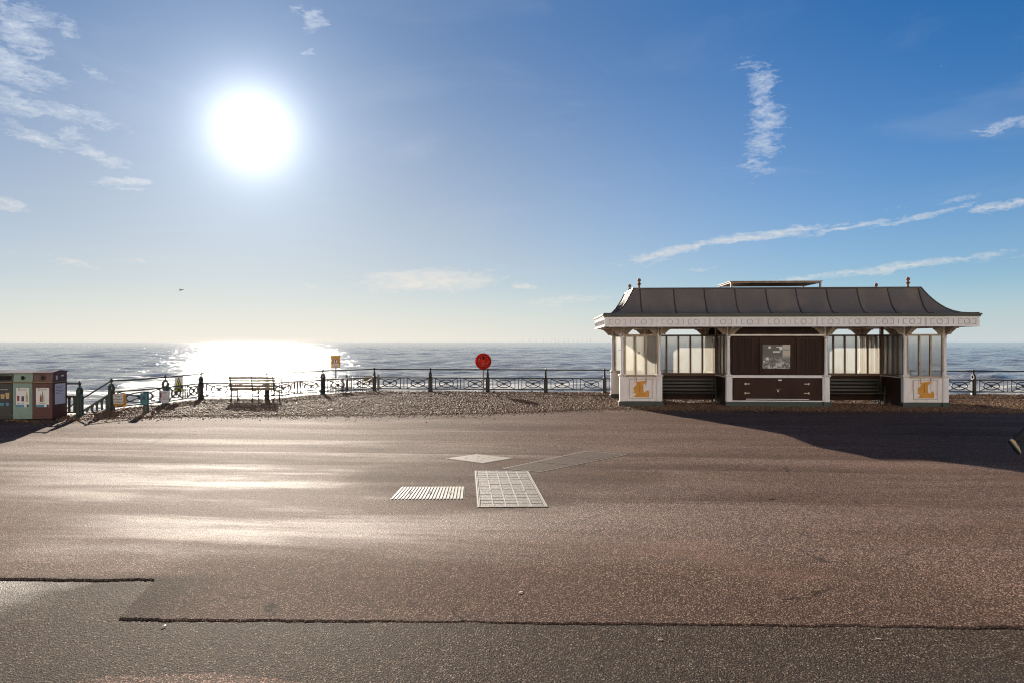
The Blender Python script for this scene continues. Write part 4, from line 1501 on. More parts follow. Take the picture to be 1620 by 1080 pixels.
def ring_at(s):
    """s = 0 at deck edge, 1 at the gutter"""
    k = 1 - s
    z = Z_DK - (Z_DK - Z_GT - 0.002) * (1 - (1 - min(s / 0.86, 1.0)) ** 2.25)
    return FL + 0.0 + EU * k, FR - EU * k - 0.28 * k, FV0 + EV * k, FV1 - EV * k, z


SS = [0, 0.04, 0.08, 0.13, 0.19, 0.26, 0.34, 0.44, 0.56, 0.70, 0.86, 1.0]
roof = MB().box(FL + 1.04, FR - 1.32, FV0 + 0.90, FV1 - 0.90, Z_DK - 0.05, Z_DK + 0.004).build('roof', 'roof_lead', sh)


def rpt(side, t, s):
    u0, u1, v0, v1, z = ring_at(s)
    if side == 'front':
        return (min(max(t, u0), u1), v0, z)
    if side == 'back':
        return (min(max(t, u0), u1), v1, z)
    if side == 'left':
        return (u0, min(max(t, v0), v1), z)
    return (u1, min(max(t, v0), v1), z)


useams = [-0.63, 0.62, 1.72, 2.72, 3.72, 4.72, 5.70, 6.68, 7.66, 8.64, 9.62, 11.02]
vseams = [FV0, 0.55, 1.05, 1.55, 2.05, 2.55, FV1]
for side, seams in (('front', useams), ('back', useams), ('left', vseams), ('right', vseams)):
    for a, b in zip(seams[:-1], seams[1:]):
        m = MB()
        vs, fs = [], []
        N = 4
        for s in SS:
            for i in range(N + 1):
                vs.append(rpt(side, a + (b - a) * i / N, s))
        for k in range(len(SS) - 1):
            for i in range(N):
                q = k * (N + 1) + i
                p4 = [vs[q], vs[q + 1], vs[q + N + 2], vs[q + N + 1]]
                ids = [q, q + 1, q + N + 2, q + N + 1]
                uniq = []
                for j, pp in zip(ids, p4):
                    if not any((Vector(pp) - Vector(vs[w_])).length < 1e-6 for w_ in uniq):
                        uniq.append(j)
                if len(uniq) >= 3:
                    fs.append(tuple(uniq))
        m.add(vs, fs)
        m.build('roof_panel', 'roof_lead', roof, smooth=True)
    for a in seams[1:-1]:
        path = []
        for s in SS:
            p = rpt(side, a, s)
            ok = abs((p[0] if side in ('front', 'back') else p[1]) - a) < 1e-4
            if ok:
                path.append((p[0], p[1], p[2] + 0.006))
        if len(path) > 2:
            MB().tube(path, 0.021, 6).build('roof_seam', 'roof_seam', roof)
for (cu, cv) in ((0, 2), (1, 2), (1, 3), (0, 3)):
    path = []
    for s in SS:
        r = ring_at(s)
        path.append((r[cu], r[cv], r[4] + 0.004))
    MB().tube(path, 0.024, 6).build('hip_roll', 'roof_seam', roof)
er = MB()
r0 = ring_at(0)
er.tube([(r0[0], r0[2], Z_DK + 0.01), (r0[1], r0[2], Z_DK + 0.01), (r0[1], r0[3], Z_DK + 0.01), (r0[0], r0[3], Z_DK + 0.01)], 0.03, 6, closed=True)
er.build('deck_edge_roll', 'roof_seam', roof)
fin = MB().lathe([(0.085, 0.0), (0.07, 0.025), (0.035, 0.05), (0.03, 0.12), (0.045, 0.15), (0.075, 0.175), (0.05, 0.20), (0.026, 0.225), (0.03, 0.245), (0.055, 0.27), (0.062, 0.30), (0.052, 0.335), (0.02, 0.36), (0.002, 0.365)], 12)
me_fin = fin.mesh('finial', 'rusty_finial', True)
for (u, v) in ((r0[0] + 0.22, r0[2] + 0.12), (r0[1] - 0.36, r0[2] + 0.12), (r0[0] + 0.18, r0[3] - 0.12), (r0[1] - 0.30, r0[3] - 0.12)):
    place('finial', me_fin, roof, (u, v, Z_DK))
# raised flat ventilator over the kiosk
la, lb, lv0, lv1 = 3.72, 6.72, 0.75, 2.35
zt = Z_DK + 0.27
lan = MB().box(la, lb, lv0, lv1, zt - 0.045, zt).box(la - 0.03, lb + 0.03, lv0 - 0.03, lv1 + 0.03, zt + 0.001, zt + 0.02).build('ventilator_top', 'lantern_brown', roof)
for (u, v) in ((la + 0.03, lv0 + 0.03), (lb - 0.03, lv0 + 0.03), (la + 0.03, lv1 - 0.03), (lb - 0.03, lv1 - 0.03)):
    MB().box(u - 0.028, u + 0.028, v - 0.028, v + 0.028, Z_DK, zt - 0.046).build('ventilator_post', 'lantern_brown', lan)
MB().box(la + 0.28, lb - 0.28, lv1 - 0.02, lv1 + 0.01, Z_DK + 0.02, zt - 0.07).build('ventilator_louvre', 'lantern_pale', lan)
for k in range(5):
    MB().lathe([(0.016, 0), (0.012, 0.012)], 8, Matrix.Translation((la + 0.8 + k * 0.36, lv0 - 0.031, zt - 0.02)) @ Matrix.Rotation(R(90), 4, 'X')).build('bolt', 'print_white', lan)


# benches inside the shelter
def shelter_bench(label, u0, u1, v, face, axis='u'):
    """slatted bench; face -1 looks to the camera side"""
    L = u1 - u0
    Mw = Matrix.Translation((3.63, 22.5, -0.05)) @ Matrix.Rotation(TH, 4, 'Z')
    if axis == 'u':
        p = Mw @ Vector((u0 if face < 0 else u1, v, 0))
        rz = TH if face < 0 else TH + math.pi
    else:
        p = Mw @ Vector((v, u0 if face > 0 else u1, 0))
        rz = TH + (math.pi / 2 if face > 0 else -math.pi / 2)
    t = thing('shelter_bench', label, 'bench', p, rz, 'slatted benches built into the shelter')
    for i, (y, z) in enumerate(((-0.50, 0.43), (-0.40, 0.432), (-0.30, 0.425), (-0.20, 0.415))):
        MB().box(0.02, L - 0.02, y - 0.04, y + 0.04, z - 0.015, z + 0.015, ch=0.006).build('seat_slat', 'bench_green', t)
    for i in range(4):
        z = 0.52 + i * 0.115
        y = -0.15 + i * 0.028
        MB().box(0.02, L - 0.02, y - 0.014, y + 0.014, z - 0.036, z + 0.036, ch=0.006).build('back_slat', 'bench_green', t)
    for x in (0.12, L - 0.12):
        m = MB()
        m.prism([(-0.52, 0.0), (-0.46, 0.0), (-0.45, 0.38), (-0.14, 0.37), (-0.08, 0.0), (-0.02, 0.0), (-0.055, 0.40), (0.0, 0.93), (-0.04, 0.93), (-0.11, 0.42), (-0.52, 0.414)], x - 0.02, x + 0.02, 'x')
        m.prism([(-0.54, 0.62), (-0.10, 0.64), (-0.09, 0.67), (-0.54, 0.655), (-0.57, 0.64), (-0.545, 0.60), (-0.52, 0.415), (-0.485, 0.415), (-0.505, 0.60)], x - 0.022, x + 0.022, 'x')
        m.build('bench_end', 'bench_green', t)
    return t


shelter_bench('dark slatted bench inside the shelter, left open bay facing the promenade', CU[1] + 0.06, CU[2] - 0.06, MID - 0.09, -1)
shelter_bench('dark slatted bench inside the shelter, right open bay facing the promenade', CU[3] + 0.06, CU[4] - 0.06, MID - 0.09, -1)
shelter_bench('dark slatted bench in the shelter, its end showing beside the left end panel', 0.10, DV - 0.10, CU[1] - 0.09, -1, 'v')

# ------------------------------------------------------------------ recycling bins
def recycling_bin(label, x0, x1, body, kind):
    W, D, H = x1 - x0, 0.60, 1.0
    t = thing('recycling_bin', label, 'bin', (x0, 18.2, 0.02), 0, 'recycling bins in a row')
    bd = MB().box(0.004, W - 0.004, 0.0, D, 0.04, H, ch=0.012).build('body', body, t)
    MB().box(0.03, W - 0.03, 0.02, D - 0.02, -0.03, 0.04).build('base', 'hole_black', t)
    MB().box(0.0, W, -0.012, D + 0.008, 0.115, 0.14).build('kick_rail', body, t)
    MB().box(0.0, W, -0.014, D + 0.008, H + 0.001, H + 0.035, ch=0.006).build('band', 'bin_band', t)
    hp = MB().prism([(0.01, H + 0.036), (D - 0.005, H + 0.036), (D - 0.005, 1.27), (0.025, 1.25)], 0.006, W - 0.006, 'x').build('hopper', body, t)
    MB().prism([(-0.03, 1.252), (-0.03, 1.275), (D / 2, 1.335), (D + 0.02, 1.30), (D + 0.02, 1.272)], -0.005, W + 0.005, 'x').build('roof', 'bin_roof' if kind != 'glass' else 'bin_maroon', t)
    cx = W / 2
    if kind != 'general':
        MB().lathe([(0.072, -0.006), (0.072, 0.012), (0.056, 0.012), (0.056, 0.0)], 18, Matrix.Translation((cx, 0.016, 1.135)) @ Matrix.Rotation(R(90), 4, 'X')).build('aperture_rim', body, hp)
        MB().lathe([(0.0555, 0.0), (0.0555, 0.006)], 18, Matrix.Translation((cx, 0.012, 1.135)) @ Matrix.Rotation(R(90), 4, 'X')).build('aperture', 'hole_black', hp)
    else:
        MB().box(0.05, W - 0.05, 0.0, 0.02, 1.07, 1.19).build('aperture', 'hole_black', hp)
    lw = 0.175
    y = -0.004
    if kind == 'general':
        lb_ = MB().box(cx - 0.22, cx + 0.22, y, 0, 0.32, 0.88).build('label_sheet', 'print_dark', bd)
        text_mesh('lettering', 'General waste', 0.05, 'print_white', lb_, (cx, y - 0.002, 0.83))
        for k, (x, w0, w1, h) in enumerate(((-0.13, 0.03, 0.045, 0.14), (0.0, 0.045, 0.055, 0.12), (0.13, 0.04, 0.055, 0.16))):
            m = MB().prism([(cx + x - w0, 0.58), (cx + x + w0, 0.58), (cx + x + w1, 0.58 + h), (cx + x - w1, 0.58 + h)], y - 0.003, y, 'y')
            m.build('cup_picture', 'print_tan', lb_)
        MB().box(cx - 0.19, cx + 0.04, y - 0.003, y, 0.40, 0.47).build('print_strip', 'print_blue', lb_)
        MB().lathe([(0.045, 0), (0.045, 0.003)], 16, Matrix.Translation((cx + 0.13, y, 0.435)) @ Matrix.Rotation(R(90), 4, 'X')).build('print_roundel', 'print_blue', lb_)
        return t
    lb_ = MB().box(cx - lw, cx + lw, y, 0, 0.36, 0.87).build('label_sheet', 'print_white', bd)
    ringm = MB()
    N = 16
    for k in range(N - 2):
        a0, a1 = 2 * math.pi * (k + 1.5) / N, 2 * math.pi * (k + 2.5) / N
        ringm.prism([(cx - 0.085 + 0.036 * math.cos(a0), 0.825 + 0.036 * math.sin(a0)), (cx - 0.085 + 0.036 * math.cos(a1), 0.825 + 0.036 * math.sin(a1)),
                     (cx - 0.085 + 0.026 * math.cos(a1), 0.825 + 0.026 * math.sin(a1)), (cx - 0.085 + 0.026 * math.cos(a0), 0.825 + 0.026 * math.sin(a0))], y - 0.003, y, 'y')
    ringm.build('recycle_mark', 'print_dark', lb_)
    text_mesh('lettering', 'Recycle', 0.048, 'print_dark', lb_, (cx + 0.04, y - 0.002, 0.822))
    MB().box(cx - lw, cx + lw * 0.25, y - 0.003, y, 0.362, 0.425).build('print_strip', 'print_blue', lb_)
    MB().lathe([(0.036, 0), (0.036, 0.004)], 16, Matrix.Translation((cx + lw * 0.8, y, 0.395)) @ Matrix.Rotation(R(90), 4, 'X')).build('print_roundel', 'print_navy', lb_)

    def bottle(x, z, w, h, mat):
        MB().prism([(x - w, z), (x + w, z), (x + w, z + h * 0.55), (x + w * 0.4, z + h * 0.72), (x + w * 0.4, z + h), (x - w * 0.4, z + h), (x - w * 0.4, z + h * 0.72), (x - w, z + h * 0.55)], y - 0.003, y, 'y').build('bottle_picture', mat, lb_)
    if kind == 'glass':
        bottle(cx - 0.05, 0.50, 0.02, 0.20, 'print_red')
        bottle(cx + 0.0, 0.50, 0.026, 0.28, 'print_olive')
        bottle(cx + 0.055, 0.50, 0.02, 0.24, 'print_lilac')
        text_mesh('lettering', 'Glass bottles', 0.036, 'print_dark', lb_, (cx, y - 0.002, 0.465))
    else:
        MB().box(cx - 0.145, cx - 0.085, y - 0.003, y, 0.52, 0.66).build('can_picture', 'print_red', lb_)
        MB().box(cx - 0.03, cx + 0.04, y - 0.003, y, 0.51, 0.65).build('can_picture', 'print_navy', lb_)
        bottle(cx + 0.115, 0.50, 0.03, 0.27, 'print_tan')
        text_mesh('lettering', 'Paper', 0.035, 'print_dark', lb_, (cx - 0.11, y - 0.002, 0.465))
        text_mesh('lettering', 'Cans', 0.035, 'print_dark', lb_, (cx + 0.005, y - 0.002, 0.465))
    if kind == 'glass':
        nt = MB().box(W - 0.002, W + 0.003, 0.10, 0.52, 0.42, 0.97).build('notice_sheet', 'print_lilac', bd)
        for k in range(6):
            MB().box(W + 0.003, W + 0.005, 0.14, 0.14 + 0.30 - 0.05 * (k % 3), 0.90 - k * 0.04, 0.91 - k * 0.04).build('print_line', 'print_dark', nt)
        MB().box(W - 0.004, W + 0.004, 0.14, 0.20, 1.08, 1.19).build('sticker', 'print_lilac', hp)
        MB().box(W - 0.004, W + 0.004, 0.36, 0.46, 1.16, 1.20).build('sticker', 'print_white', hp)
    return t


recycling_bin('black waste bin with cup pictures, cut by the left edge', -13.84, -13.312, 'bin_black', 'general')
recycling_bin('pale green recycling bin between the black and the maroon bin', -13.308, -12.782, 'bin_green', 'mixed')
recycling_bin('maroon bottle bin with a white notice on its side', -12.778, -12.25, 'bin_maroon', 'glass')

# ------------------------------------------------------------------ notices and small street furniture
t = thing('warning_notice', 'orange framed notice hung on the green railing beside the stairs', 'sign', (-11.79, 20.42, 0.0))
MB().box(-0.245, 0.245, 0.0, 0.012, 0.20, 0.56).build('backboard', 'sign_orange', t)
pn_ = MB().box(-0.15, 0.165, -0.006, -0.0005, 0.265, 0.545).build('text_panel', 'print_white', t)
for k, s in enumerate(('Dogs', 'on beach', 'prohibited')):
    text_mesh('lettering', s, 0.075, 'print_dark', pn_, (0.0, -0.008, 0.49 - k * 0.085))
MB().box(-0.245, -0.19, -0.01, -0.0005, 0.20, 0.56).box(0.19, 0.245, -0.01, -0.0005, 0.20, 0.56).build('frame_bar', 'sign_orange', t)

t = thing('dispenser_post', 'short dark post carrying a teal box in front of the green railing', 'bollard', (-10.72, 20.0, 0.0))
MB().lathe([(0.10, -0.03), (0.10, 0.04), (0.075, 0.06), (0.07, 0.30), (0.07, 0.62), (0.085, 0.64), (0.06, 0.68)], 14).build('post', 'iron_green', t, smooth=True)
bx = MB().box(-0.10, 0.10, -0.13, -0.06, 0.28, 0.63, ch=0.015).build('box', 'teal_paint', t)
MB().prism([(-0.05, 0.44), (0.05, 0.44), (0.05, 0.50), (0.02, 0.55), (-0.03, 0.53), (-0.05, 0.48)], -0.134, -0.1305, 'y').build('box_symbol', 'print_navy', bx)

t = thing('paper_notice', 'white paper notice fixed to the post left of the triangular sign', 'sign', (-11.23, 22.03, 0.02), R(8))
MB().box(-0.145, 0.145, 0.0, 0.006, 0.12, 0.52).build('sheet', 'print_lilac', t)
for k in range(7):
    MB().box(-0.06, 0.11 - 0.03 * (k % 3), -0.003, -0.0005, 0.46 - k * 0.035, 0.47 - k * 0.035).build('print_line', 'print_dark', t)
MB().box(-0.12, -0.075, -0.003, -0.0005, 0.30, 0.46).build('print_bar', 'print_red', t)

t = thing('hazard_sign', 'white and yellow hazard sign with black triangle hanging from the handrail', 'sign', (-11.33, 23.2, 0.03), R(6))
MB().box(-0.135, 0.135, 0.0, 0.006, 0.38, 0.94).build('sheet', 'print_lilac', t)
MB().prism([(-0.115, 0.54), (0.115, 0.54), (0.0, 0.90)], -0.003, -0.0005, 'y').build('triangle_border', 'print_dark', t)
MB().prism([(-0.085, 0.56), (0.085, 0.56), (0.0, 0.83)], -0.006, -0.0035, 'y').build('triangle', 'sign_lime', t)
MB().box(-0.012, 0.012, -0.009, -0.0065, 0.62, 0.73).box(-0.012, 0.012, -0.009, -0.0065, 0.58, 0.602).build('exclamation_mark', 'print_dark', t)
MB().box(-0.125, 0.13, -0.004, -0.0005, 0.39, 0.53).build('yellow_band', 'sign_lime', t)
text_mesh('lettering', 'Danger', 0.065, 'print_dark', t, (0.0, -0.006, 0.46))

t = thing('warning_sign', 'yellow warning sign with red triangle on a pole beyond the railing', 'sign', (-7.87, 30.5, -0.55))
MB().lathe([(0.028, 0), (0.028, 2.05), (0.02, 2.06)], 8).build('pole', 'steel_pole', t)
pl = MB().box(-0.21, 0.21, -0.045, -0.03, 1.52, 2.06).build('panel', 'sign_yellow', t)
MB().prism([(-0.15, 1.73), (0.15, 1.73), (0.0, 2.02)], -0.048, -0.0455, 'y').build('triangle_border', 'print_red', pl)
MB().prism([(-0.10, 1.755), (0.10, 1.755), (0.0, 1.955)], -0.051, -0.0485, 'y').build('triangle', 'print_lilac', pl)
MB().prism([(-0.03, 1.765), (0.03, 1.765), (0.012, 1.90), (-0.012, 1.90)], -0.054, -0.0515, 'y').build('figure', 'print_navy', pl)
MB().box(-0.13, 0.13, -0.048, -0.0455, 1.56, 1.69).build('text_panel', 'print_lilac', pl)
for k in range(2):
    MB().box(-0.10, 0.10, -0.051, -0.0485, 1.585 + k * 0.05, 1.605 + k * 0.05).build('print_line', 'print_dark', pl)

t = thing('lifebuoy_housing', 'round red lifebuoy housing on a thin pole at the railing', 'lifebuoy', (-1.15, 27.45, 0.03))
MB().lathe([(0.028, 0), (0.028, 1.1), (0.028, 1.62)], 10).build('pole', 'steel_pole', t)
RX = Matrix.Translation((0, -0.03, 1.31)) @ Matrix.Rotation(R(90), 4, 'X')
MB().lathe([(0.02, 0.0), (0.24, 0.0), (0.30, 0.03), (0.325, 0.09), (0.318, 0.10), (0.29, 0.045), (0.235, 0.016), (0.02, 0.016)], 32, RX).build('shell', 'red_plastic', t, smooth=True)
tor = MB()
tor.tube([(0.205 * math.cos(a), 0.205 * math.sin(a), 0.06) for a in [2 * math.pi * i / 28 for i in range(28)]], 0.05, 10, closed=True, M=RX)
tor.build('lifebuoy', 'red_plastic', t, smooth=True)
for s in (-1, 1):
    m = MB()
    pts = []
    for i in range(18):
        a = 2 * math.pi * i / 18
        pts.append((s * 0.085 + 0.038 * math.cos(a), 0.125 * math.sin(a)))
    m.prism(pts, 0.055, 0.075, 'z', RX)
    m.build('lens', 'red_sunlit_lobe', t)  # bright lobes stand for sunlight coming through the translucent housing
MB().box(-0.03, 0.03, -0.06, -0.105, 0.0, 0.18, Matrix.Translation((0, 0, 1.38))).build('clip', 'hole_black', t)
MB().lathe([(0.02, 0), (0.02, 0.006)], 10, Matrix.Translation((0.17, -0.125, 1.24)) @ Matrix.Rotation(R(90), 4, 'X')).build('bolt', 'print_white', t)
MB().lathe([(0.016, 0), (0.016, 0.006)], 10, Matrix.Translation((-0.14, -0.125, 1.40)) @ Matrix.Rotation(R(90), 4, 'X')).build('bolt', 'print_white', t)

# park bench seen from behind, facing the sea
t = thing('promenade_bench', 'weathered slatted wooden bench on the shingle, its back turned, before the railing', 'bench', (-8.86, 23.35, 0.05), R(-2.5))
BL = 1.62
for i in range(5):
    z = 0.47 + i * 0.093
    y = -0.02 - i * 0.022
    MB().box(-BL / 2, BL / 2, y - 0.014, y + 0.014, z - 0.040, z + 0.040, ch=0.006).build('back_slat', 'bench_wood', t)
for i in range(5):
    MB().box(-BL / 2, BL / 2, 0.04 + i * 0.088, 0.115 + i * 0.088, 0.405 - 0.006 * (i > 2), 0.43 - 0.006 * (i > 2), ch=0.006).build('seat_slat', 'bench_wood', t)
for x in (-BL / 2 + 0.07, 0.0, BL / 2 - 0.07):
    m = MB()
    m.prism([(-0.10, 0.0), (-0.05, 0.0), (0.0, 0.18), (0.015, 0.375), (0.40, 0.385), (0.43, 0.2), (0.46, 0.0), (0.51, 0.0), (0.475, 0.2), (0.47, 0.403), (0.02, 0.403), (-0.006, 0.42), (-0.115, 0.90), (-0.145, 0.90), (-0.05, 0.42), (-0.025, 0.38), (-0.045, 0.18)],
            x - 0.018, x + 0.018, 'x')
    if x:
        m.tube([(x, -0.06, 0.62), (x, 0.15, 0.645), (x, 0.40, 0.64), (x, 0.47, 0.61), (x, 0.455, 0.54), (x, 0.45, 0.40)], 0.016, 6)
    m.build('bench_end', 'iron_dark', t)

# ------------------------------------------------------------------ covers let into the asphalt
def quad(cs):
    cs = [Vector((c[0], c[1], 0)) for c in cs]      # near-left, near-right, far-right, far-left

    def f(s, t, z=0.0):
        p = (cs[0] * (1 - s) + cs[1] * s) * (1 - t) + (cs[3] * (1 - s) + cs[2] * s) * t
        return Vector((p.x, p.y, p.z + z))
    return f


def qbox(mb, f, s0, s1, t0, t1, z0, z1):
    vs = [f(s, t, z) for z in (z0, z1) for t in (t0, t1) for s in (s0, s1)]
    mb.add(vs, [(0, 2, 3, 1), (4, 5, 7, 6), (0, 1, 5, 4), (2, 6, 7, 3), (0, 4, 6, 2), (1, 3, 7, 5)])
    return mb


def ground_mid(cs):
    f = quad(cs)
    pts = [f(a / 12, b / 12) for a in range(13) for b in range(13)]
    return float(max(gz(p.x, p.y) for p in pts)) + 0.001


def cover(name, label, cs):
    z = ground_mid(cs)
    t = thing(name, label, 'cover', (0, 0, z))
    f = quad(cs)
    qbox(MB(), f, -0.014, 1.014, -0.008, 1.008, -0.03, 0.0012).build('joint', 'joint_dirt', t)
    return t, f


cs = [(-0.438, 8.69), (0.457, 8.71), (0.263, 11.11), (-0.609, 11.14)]
t, f = cover('tray_cover', 'long inspection cover of stone blocks set in bright metal strips', cs)
qbox(MB(), f, 0.0, 1.0, 0.0, 1.0, -0.02, 0.0016).build('tray', 'joint_dirt', t)
fr = MB()
for a in ((0, 0.022, 0, 1), (0.978, 1, 0, 1), (0.022, 0.978, 0, 0.006), (0.022, 0.978, 0.994, 1)):
    qbox(fr, f, *a, -0.025, 0.009)
fr.build('frame', 'steel_bright', t)
qbox(qbox(MB(), f, 0.030, 0.042, 0.006, 0.994, -0.015, 0.0095), f, 0.958, 0.970, 0.006, 0.994, -0.015, 0.0095).build('inner_frame', 'steel_bright', t)
NC, NR = 5, 14
for i in range(NC):
    s0 = 0.044 + (0.956 - 0.044) * i / NC
    s1 = 0.044 + (0.956 - 0.044) * (i + 1) / NC
    for j in range(NR):
        t0, t1 = 0.008 + 0.984 * j / NR, 0.008 + 0.984 * (j + 1) / NR
        dz = random.uniform(-0.004, 0.003)
        b_ = qbox(MB(), f, s0 + 0.009, s1 - 0.009, t0 + 0.004, t1 - 0.004, -0.018, 0.006 + dz * 0.6)
        b_.build('block', 'block_stone', t)
    if i:
        cuts = [(0.008, 0.36), (0.385, 0.70), (0.72, 0.992)] if i in (1, 4) else [(0.008, 0.992)]
        for (a, b) in cuts:
            qbox(MB(), f, s0 - 0.0085, s0 + 0.0085, a, b, -0.015, 0.011).build('metal_strip', 'steel_bright', t)

cs = [(-1.63, 9.12), (-0.648, 9.12), (-0.691, 9.93), (-1.60, 9.91)]
t, f = cover('ribbed_cover', 'pale ribbed metal cover with parallel bars, left of the stone block cover', cs)
qbox(MB(), f, 0, 1, 0, 1, -0.02, 0.002).build('plate', 'steel_plate', t)
for k in range(21):
    s = (k + 0.5) / 21
    qbox(MB(), f, s - 0.013, s + 0.013, 0.03, 0.97, 0.0021, 0.010).build('rib', 'steel_bright', t)
for s in (0.22, 0.50, 0.80):
    qbox(MB(), f, s - 0.02, s + 0.02, 0.40, 0.62, 0.0101, 0.012).build('lifting_slot', 'hole_black', t)

cs = [(-0.50, 11.83), (0.055, 12.37), (-0.66, 12.83), (-1.21, 12.33)]
t, f = cover('plain_cover', 'plain pale diamond-laid metal cover behind the others', cs)
qbox(MB(), f, 0, 1, 0, 1, -0.02, 0.003).build('frame', 'steel_plate', t)
qbox(MB(), f, 0.03, 0.97, 0.03, 0.97, 0.0031, 0.007).build('plate', 'steel_plate', t)
for (a, b) in ((0.3, 0.3), (0.7, 0.3), (0.3, 0.7), (0.7, 0.7), (0.5, 0.42), (0.5, 0.58)):
    qbox(MB(), f, a - 0.025, a + 0.025, b - 0.012, b + 0.012, 0.0071, 0.009).build('lifting_slot', 'hole_black', t)

cs = [(0.475, 11.07), (2.16, 12.78), (1.437, 13.22), (-0.168, 11.36)]
t, f = cover('slab_cover', 'dull grey stone slab cover lying aslant, right of the diamond cover', cs)
fr = MB()
for a in ((0, 0.012, 0, 1), (0.988, 1, 0, 1), (0.012, 0.988, 0, 0.04), (0.012, 0.988, 0.96, 1)):
    qbox(fr, f, *a, -0.02, 0.003)
fr.build('frame', 'steel_plate', t)
for k in range(3):
    qbox(MB(), f, 0.016 + k * 0.323, 0.016 + (k + 1) * 0.323 - 0.006, 0.05, 0.95, -0.02, 0.004 + 0.001 * k).build('slab', 'slab_stone', t)

# bits lying on the ground
for (x, y, z, s, a, mat, lab, cat, nm) in (
        (3.47, 9.18, 0.0, 0.045, 20, 'leaf_brown', 'dark fallen leaf on the red asphalt in front of the shelter', 'leaf', 'fallen_leaf'),
        (0.07, 5.72, 0.0, 0.022, 40, 'litter_pale', 'pale scrap of litter on the red asphalt in the middle foreground', 'litter', 'litter_scrap'),
        (1.05, 4.83, -0.007, 0.016, 10, 'litter_pale', 'pale scrap of litter on the dark strip right of the middle', 'litter', 'litter_scrap'),
        (-2.58, 5.06, -0.007, 0.018, 70, 'litter_pale', 'pale scrap of litter on the dark strip at the left step', 'litter', 'litter_scrap'),
        (2.60, 4.84, -0.007, 0.018, -20, 'litter_pale', 'pale curled leaf on the dark strip at the right', 'litter', 'litter_scrap')):
    zz = z if z else float(gz(x, y))
    m = MB()
    pts = [(math.cos(q) * s * (1 + 0.35 * math.sin(3 * q + a)), math.sin(q) * s * 0.55 * (1 + 0.2 * math.cos(2 * q))) for q in [2 * math.pi * i / 11 for i in range(11)]]
    n = len(pts)
    vs = [(0, 0, 0.008)] + [(p[0], p[1], 0.003 + 0.35 * s * abs(math.sin(i * 0.9)) * 0.5) for i, p in enumerate(pts)] + [(0, 0, 0.004)] + [(p[0], p[1], 0.001 + 0.35 * s * abs(math.sin(i * 0.9)) * 0.5) for i, p in enumerate(pts)]
    fs = []
    for i in range(n):
        j = (i + 1) % n
        fs += [(0, 1 + i, 1 + j), (n + 1, n + 2 + j, n + 2 + i), (1 + i, n + 2 + i, n + 2 + j, 1 + j)]
    m.add(vs, fs)
    o = m.build(nm, mat, None, (x, y, zz + 0.004), R(a))
    tag(o, lab, cat)


# ------------------------------------------------------------------ person walking out of the picture
def skin_body(name, mat, verts, edges, radii, parent, root=0, sub=2):
    me = bpy.data.meshes.new(name)
    me.from_pydata(verts, edges, [])
    me.materials.append(MATS[mat])
    o = place(name, me, parent)
    sk = o.modifiers.new('skin', 'SKIN')
    sk.use_smooth_shade = True
    for i, v in enumerate(me.skin_vertices[0].data):
        v.radius = radii[i] if isinstance(radii[i], tuple) else (radii[i], radii[i])
        v.use_root = (i == root)
    ss = o.modifiers.new('sub', 'SUBSURF')
    ss.levels = ss.render_levels = sub
    return o


